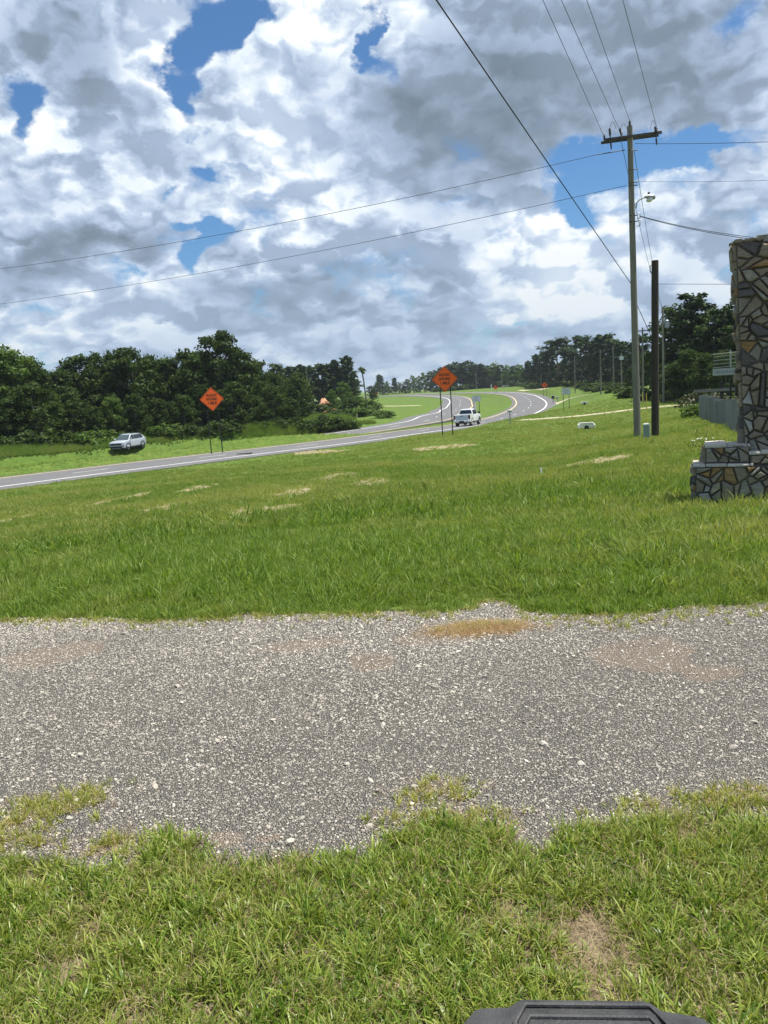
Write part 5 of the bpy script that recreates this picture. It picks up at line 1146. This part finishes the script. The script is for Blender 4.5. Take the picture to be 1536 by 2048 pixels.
pf0, _ = on_ground(1407, 44); pf = empty('picket_fence', tuple(pf0), 'weathered blue-grey board fence with a sagging top, left of the pillar', 'fence')
nb = 24; pr_ = np.random.default_rng(2)
for k in range(nb):
    t = k/(nb-1); px = 1408+t*66; Y = 44-17*t**.9; b, _ = on_ground(px, Y); topy = np.interp(t, [0, .12, .3, .5, .62, 1.], [790, 793, 795, 801, 800, 798]); zt = sight(px, topy, Y)[2]-b[2]
    q = b-pf0; a = -1.35; c, s = math.cos(a), math.sin(a); wv = Vector((.8, -.6, 0)); nv = Vector((-.6, -.8, 0)); hw = .235*(1.15-.5*t); cpos = Vector(q)
    V = []
    for z in (-.2, max(zt, .3)+pr_.normal(0, .01)):
        for sx, sy in ((-1, -.012), (1, -.012), (1, .012), (-1, .012)): V.append(tuple(cpos+wv*hw*sx+nv*sy+Vector((0, 0, z))+nv*(.05*(k % 2))))
    pydata('board', V, [(0, 3, 2, 1), (4, 5, 6, 7), (0, 1, 5, 4), (1, 2, 6, 5), (2, 3, 7, 6), (3, 0, 4, 7)], M_pick, pf)
# ------------------------------------------------------------------ ribbed black lid in the foreground
M_lid = mat('ribbed_black_plastic', rough=.55, spec=.4, build=worn((.018, .020, .022), (.058, .058, .058), 9., .35, 160))
hb = .42; yb = sight(1165, 1987, 1.)   # back edge of the lid, at its height
dd = yb-np.array([0, 0, CAMZ]); tt = (hb-CAMZ)/dd[2]; LB = np.array([0, 0, CAMZ])+dd*tt
lid = empty('plastic_tote', (LB[0], LB[1], gz(LB[0], LB[1])), 'black ribbed plastic tote lid cut off by the bottom edge', 'tote', None, -.10)
g0 = lid.location.z; hz_ = hb-g0
MB().box(-.245, .235, -.42, -.03, 0, hz_-.075).build('tub', M_lid, lid, bevel=.02)
mb = MB(); prof = [(-.272, -.030), (-.215, -.010), (-.150, -.010), (-.125, 0.), (.125, 0.), (.150, -.012), (.225, -.014), (.272, -.036)]; YO = [-.070, -.012, -.008, 0, 0, -.010, -.022, -.085]   # cross profile of lid top
P1 = [(x, z) for x, z in prof]; n = len(P1); V = []
for y, s, dz in ((0., .90, -.018), (-.012, .97, -.004), (-.05, 1., 0), (-.42, 1., 0), (-.44, .98, -.01)):
    for (x, z), yo in zip(P1, YO): V.append((x*s, y+(yo if y > -.1 else 0), hz_+z+dz))
for y, s in ((.0, .90), (-.44, .98)):
    for (x, z), yo in zip(P1, YO): V.append((x*s, y+(yo if y > -.1 else 0), hz_-.10))
Fc = [(j*n+i, j*n+i+1, (j+1)*n+i+1, (j+1)*n+i) for j in range(4) for i in range(n-1)]+[(5*n+i, 5*n+i+1, i+1, i) for i in range(n-1)]+[(4*n+i, 4*n+i+1, 6*n+i+1, 6*n+i) for i in range(n-1)]
Fc += [tuple([5*n]+[j*n for j in range(5)]+[6*n])[::-1], tuple([5*n+n-1]+[j*n+n-1 for j in range(5)]+[6*n+n-1]), tuple(range(5*n, 6*n))+tuple(range(7*n-1, 6*n-1, -1))]
mb.add(V, Fc).build('lid', M_lid, lid, True, .004)
for k in range(4): MB().tube([(-.150-.004*k, -.30, hz_-.012), (-.135+.006*k, -.06-.028*k-.012, hz_+.000), (-.112+.006*k, -.030-.028*k, hz_+.001), (.118-.006*k, -.030-.028*k, hz_+.001), (.142-.006*k, -.06-.028*k-.012, hz_+.000), (.158+.004*k, -.30, hz_-.014)], .0055, 8).build('rib', M_lid, lid, True)
for s in (-1, 1): MB().box(min(s*.168, s*.22), max(s*.168, s*.22), -.13, -.04, hz_-.06, hz_-.018).build('latch', M_lid, lid, bevel=.008)

# ------------------------------------------------------------------ summer haze
hm = bpy.data.materials.new('thin_haze'); hm.use_nodes = True; H_ = NT(hm.node_tree); H_.n.clear()
pv = H_.new('ShaderNodeVolumePrincipled', {'Color': (.80, .88, 1.), 'Density': .00014, 'Anisotropy': .25}); ho = H_.n.new('ShaderNodeOutputMaterial'); H_.l.new(pv, ho.inputs['Volume'])
tag(MB().box(-4300, 4300, -4300, 4300, -14, 24).build('haze', hm), kind='stuff')

# ================================================================== GROUND COVER
# --- gravel stones
def stone_proto(name, seed, m, sub=1):
    r = np.random.default_rng(seed); bm = bmesh.new(); bmesh.ops.create_icosphere(bm, subdivisions=sub, radius=.5)
    sc3 = (r.uniform(.8, 1.2), r.uniform(.65, 1.), r.uniform(.4, .75)); pl = [(Vector(r.normal(size=3)).normalized(), r.uniform(.24, .4)) for _ in range(5)]
    for v in bm.verts:
        for nn, d in pl:
            k = v.co.dot(nn)
            if k > d: v.co -= nn*(k-d)
        v.co = Vector((v.co.x*sc3[0], v.co.y*sc3[1], v.co.z*sc3[2]))
    me = bpy.data.meshes.new(name); bm.to_mesh(me); bm.free(); me.materials.append(m); return bpy.data.objects.new(name, me)
def m_peb(N, b):
    t = N.attr('tint', 2, 'INSTANCER'); P = N.new('ShaderNodeTexCoord', None, 3); oi = N.new('ShaderNodeObjectInfo', None, 5)
    c = N.ramp(t, [(0., (.14, .132, .12)), (.22, (.275, .254, .220)), (.45, (.365, .334, .283)), (.62, (.41, .375, .312)), (.78, (.37, .34, .285)), (.9, (.46, .425, .36)), (.97, (.53, .49, .41)), (1., (.66, .61, .52))])
    N.put(b.inputs['Base Color'], N.mix(N.rng(N.noise(P, 4., 4, .6), .35, .7, 0, .4), c, N.mix(oi, (.23, .17, .115), (.15, .15, .16))))
M_peb = mat('gravel_stones', rough=.85, spec=.3, build=m_peb)
peb_p = [stone_proto('gravel_stone', 200+k, M_peb) for k in range(8)]
n = 480000
X = RNG.uniform(-6.2, 6.6, n); Y = 2.2+4.2*RNG.uniform(size=n)**1.15; keep = (RNG.uniform(size=n) < gravel_mask(X, Y)*1.0) & (np.abs(X) < .62*Y+1.9)
pk = patch_mask(X, Y, PEACH); keep &= RNG.uniform(size=n) > pk*.5
sz = .0042+.0040*RNG.gamma(1.2, .68, n); sz = np.minimum(sz, .028)*(1+.12*(Y-3))
big = RNG.uniform(size=n) < .0005; sz[big] = RNG.uniform(.022, .048, big.sum())
tn = np.clip(RNG.beta(2.4, 2.9, n)+(fbm(X*1.3, Y*1.3, 71, 4)-.5)*.5+pk*.18+.15+(fbm(X*.45, Y*1.5, 73, 3)-.5)*.45+.09*sst(3.2, 4.6, Y), 0, 1); tn[big] = RNG.uniform(.6, 1., big.sum())
Z = ground_z(X, Y); k = keep; nn = k.sum()
tag(scatter('gravel', np.stack([X, Y, Z+sz*.12], -1)[k], peb_p, RNG.integers(0, 8, nn), np.stack([RNG.uniform(-.5, .5, nn), RNG.uniform(-.5, .5, nn), RNG.uniform(0, 6.28, nn)], -1), sz[k], tn[k]), kind='stuff')

# --- near grass: open crabgrass and straw on sandy soil
def near_grass(n, th, seed):
    X = RNG.uniform(-2.6, 2.8, n); Y = RNG.uniform(.9, 3.3, n); cl = fbm(X*2.0, Y*2.0, seed, 4); cl2 = fbm(X*6, Y*6, seed+3, 2)
    g = gravel_mask(X, Y); keep = (cl*.65+cl2*.35+RNG.normal(0, .05, n) > th) & (RNG.uniform(size=n) > g*1.2); return X, Y, keep, cl
OCC.append((.43, 1.20, .24))
X, Y, kp, cl = near_grass(23000, .39, 81); sc0 = RNG.uniform(.6, 1.2, len(X))
place('near_grass', X, Y, crab_p, kp, sc0, RNG.uniform(0, .8, len(X))**2.2+(cl < .5)*.12, .28)
X, Y, kp, cl = near_grass(9000, .36, 91); place('fine_near_grass', X, Y, fine_p, kp, RNG.uniform(.6, 1.2, len(X)), RNG.uniform(0, .7, len(X)), .3)
X, Y, kp, cl = near_grass(9000, .15, 95); place('dead_grass', X, Y, straw_p, kp, RNG.uniform(.5, 1.25, len(X)), RNG.uniform(0, .4, len(X)), .2)
# sparse tufts creeping into the gravel
c0 = [flat(*q) for q in [(90, 1620), (40, 1650), (150, 1600), (880, 1585), (1460, 1600), (1500, 1610), (30, 1690), (240, 1690), (860, 1645), (930, 1650), (1290, 1625), (980, 1245), (930, 1250)]]
X = np.concatenate([RNG.normal(c[0], .11, 80) for c in c0]); Y = np.concatenate([RNG.normal(c[1], .05, 80) for c in c0])
u = RNG.uniform(-4.5, 5., 1500); X = np.concatenate([X, u]); Y = np.concatenate([Y, np.interp(u, _e1[:, 0], _e1[:, 1])-np.abs(RNG.normal(0, .13, 1500))*(.4+1.2*vn(u*1.7, u*0, 99))])
place('creeping_grass', X, Y, crab_p+straw_p, np.ones(len(X), bool), RNG.uniform(.35, .8, len(X)), RNG.uniform(.3, 1., len(X)), .3)
c = flat(965, 1252); X = RNG.normal(c[0], .17, 900); Y = RNG.normal(c[1], .075, 900)
place('straw_heap', X, Y, straw_p, np.ones(900, bool), RNG.uniform(.5, 1., 900), RNG.uniform(.4, 1., 900), .2)
# --- mown verge
def yel(X, Y): return sst(11, 24, Y+X*-.35)*.42+(fbm(X*.25, Y*.25, 51, 4)-.42)*1.7+(fbm(X*1.6, Y*1.6, 53, 3)-.5)*1.1
def lawn(name, n, r0, r1, protos, s0, s1, power=.9):
    X, Y = sector(n, r0, r1, power=power); sm = patch_mask(X, Y, SAND)
    keep = (RNG.uniform(size=n) > gravel_mask(X, Y)*1.15) & (Y > 4.2) & (RNG.uniform(size=n) > sm*.78+(fbm(X*3, Y*3, 47, 2)-.5)*.9*(sm > .02)) & (weeds_mask(X, Y) < .6)
    near_road = 1-sst(0, 4, ground_z(X, Y, True)[1]); hgt = (.72+.75*fbm(X*.5, Y*.5, 57, 3))*(.68-.14*sst(9, 22, Y))*(1-.35*near_road)*(.55+.45*sst(0, .7, Y-np.interp(X, _e1[:, 0], _e1[:, 1])))
    return place(name, X, Y, protos, keep, np.exp(RNG.normal(0, .27, n))*(s0+s1)/2*hgt*(.7+.75*vn(X*5, Y*5, 58)), yel(X, Y)+RNG.normal(0, .28, n)+(vn(X*4.3, Y*4.3, 59)-.5)*.5, .30)
lawn('lawn_grass', 46000, 4.8, 11, lawn_p, .85, 1.35)
lawn('verge_grass', 90000, 11, 42, lawnf_p, .75, 1.25, 1.0)
lawn('bank_grass', 120000, 42, 120, lawnf_p, .8, 1.35, .9)
# --- tall weeds before the wood and on the far bank
X, Y = sector(62000, 66, 150, -36, 1, .9); keep = weeds_mask(X, Y) > .5
hh = np.clip((Y-np.interp(X, WEED_LINE[:, 0], WEED_LINE[:, 1]))/9, 0, 1)
place('tall_weeds', X, Y, weed_p, keep, (.35+.75*hh)*RNG.uniform(.7, 1.3, len(X)), .15+(fbm(X*.2, Y*.2, 63, 3)-.4)*1.6, .2)
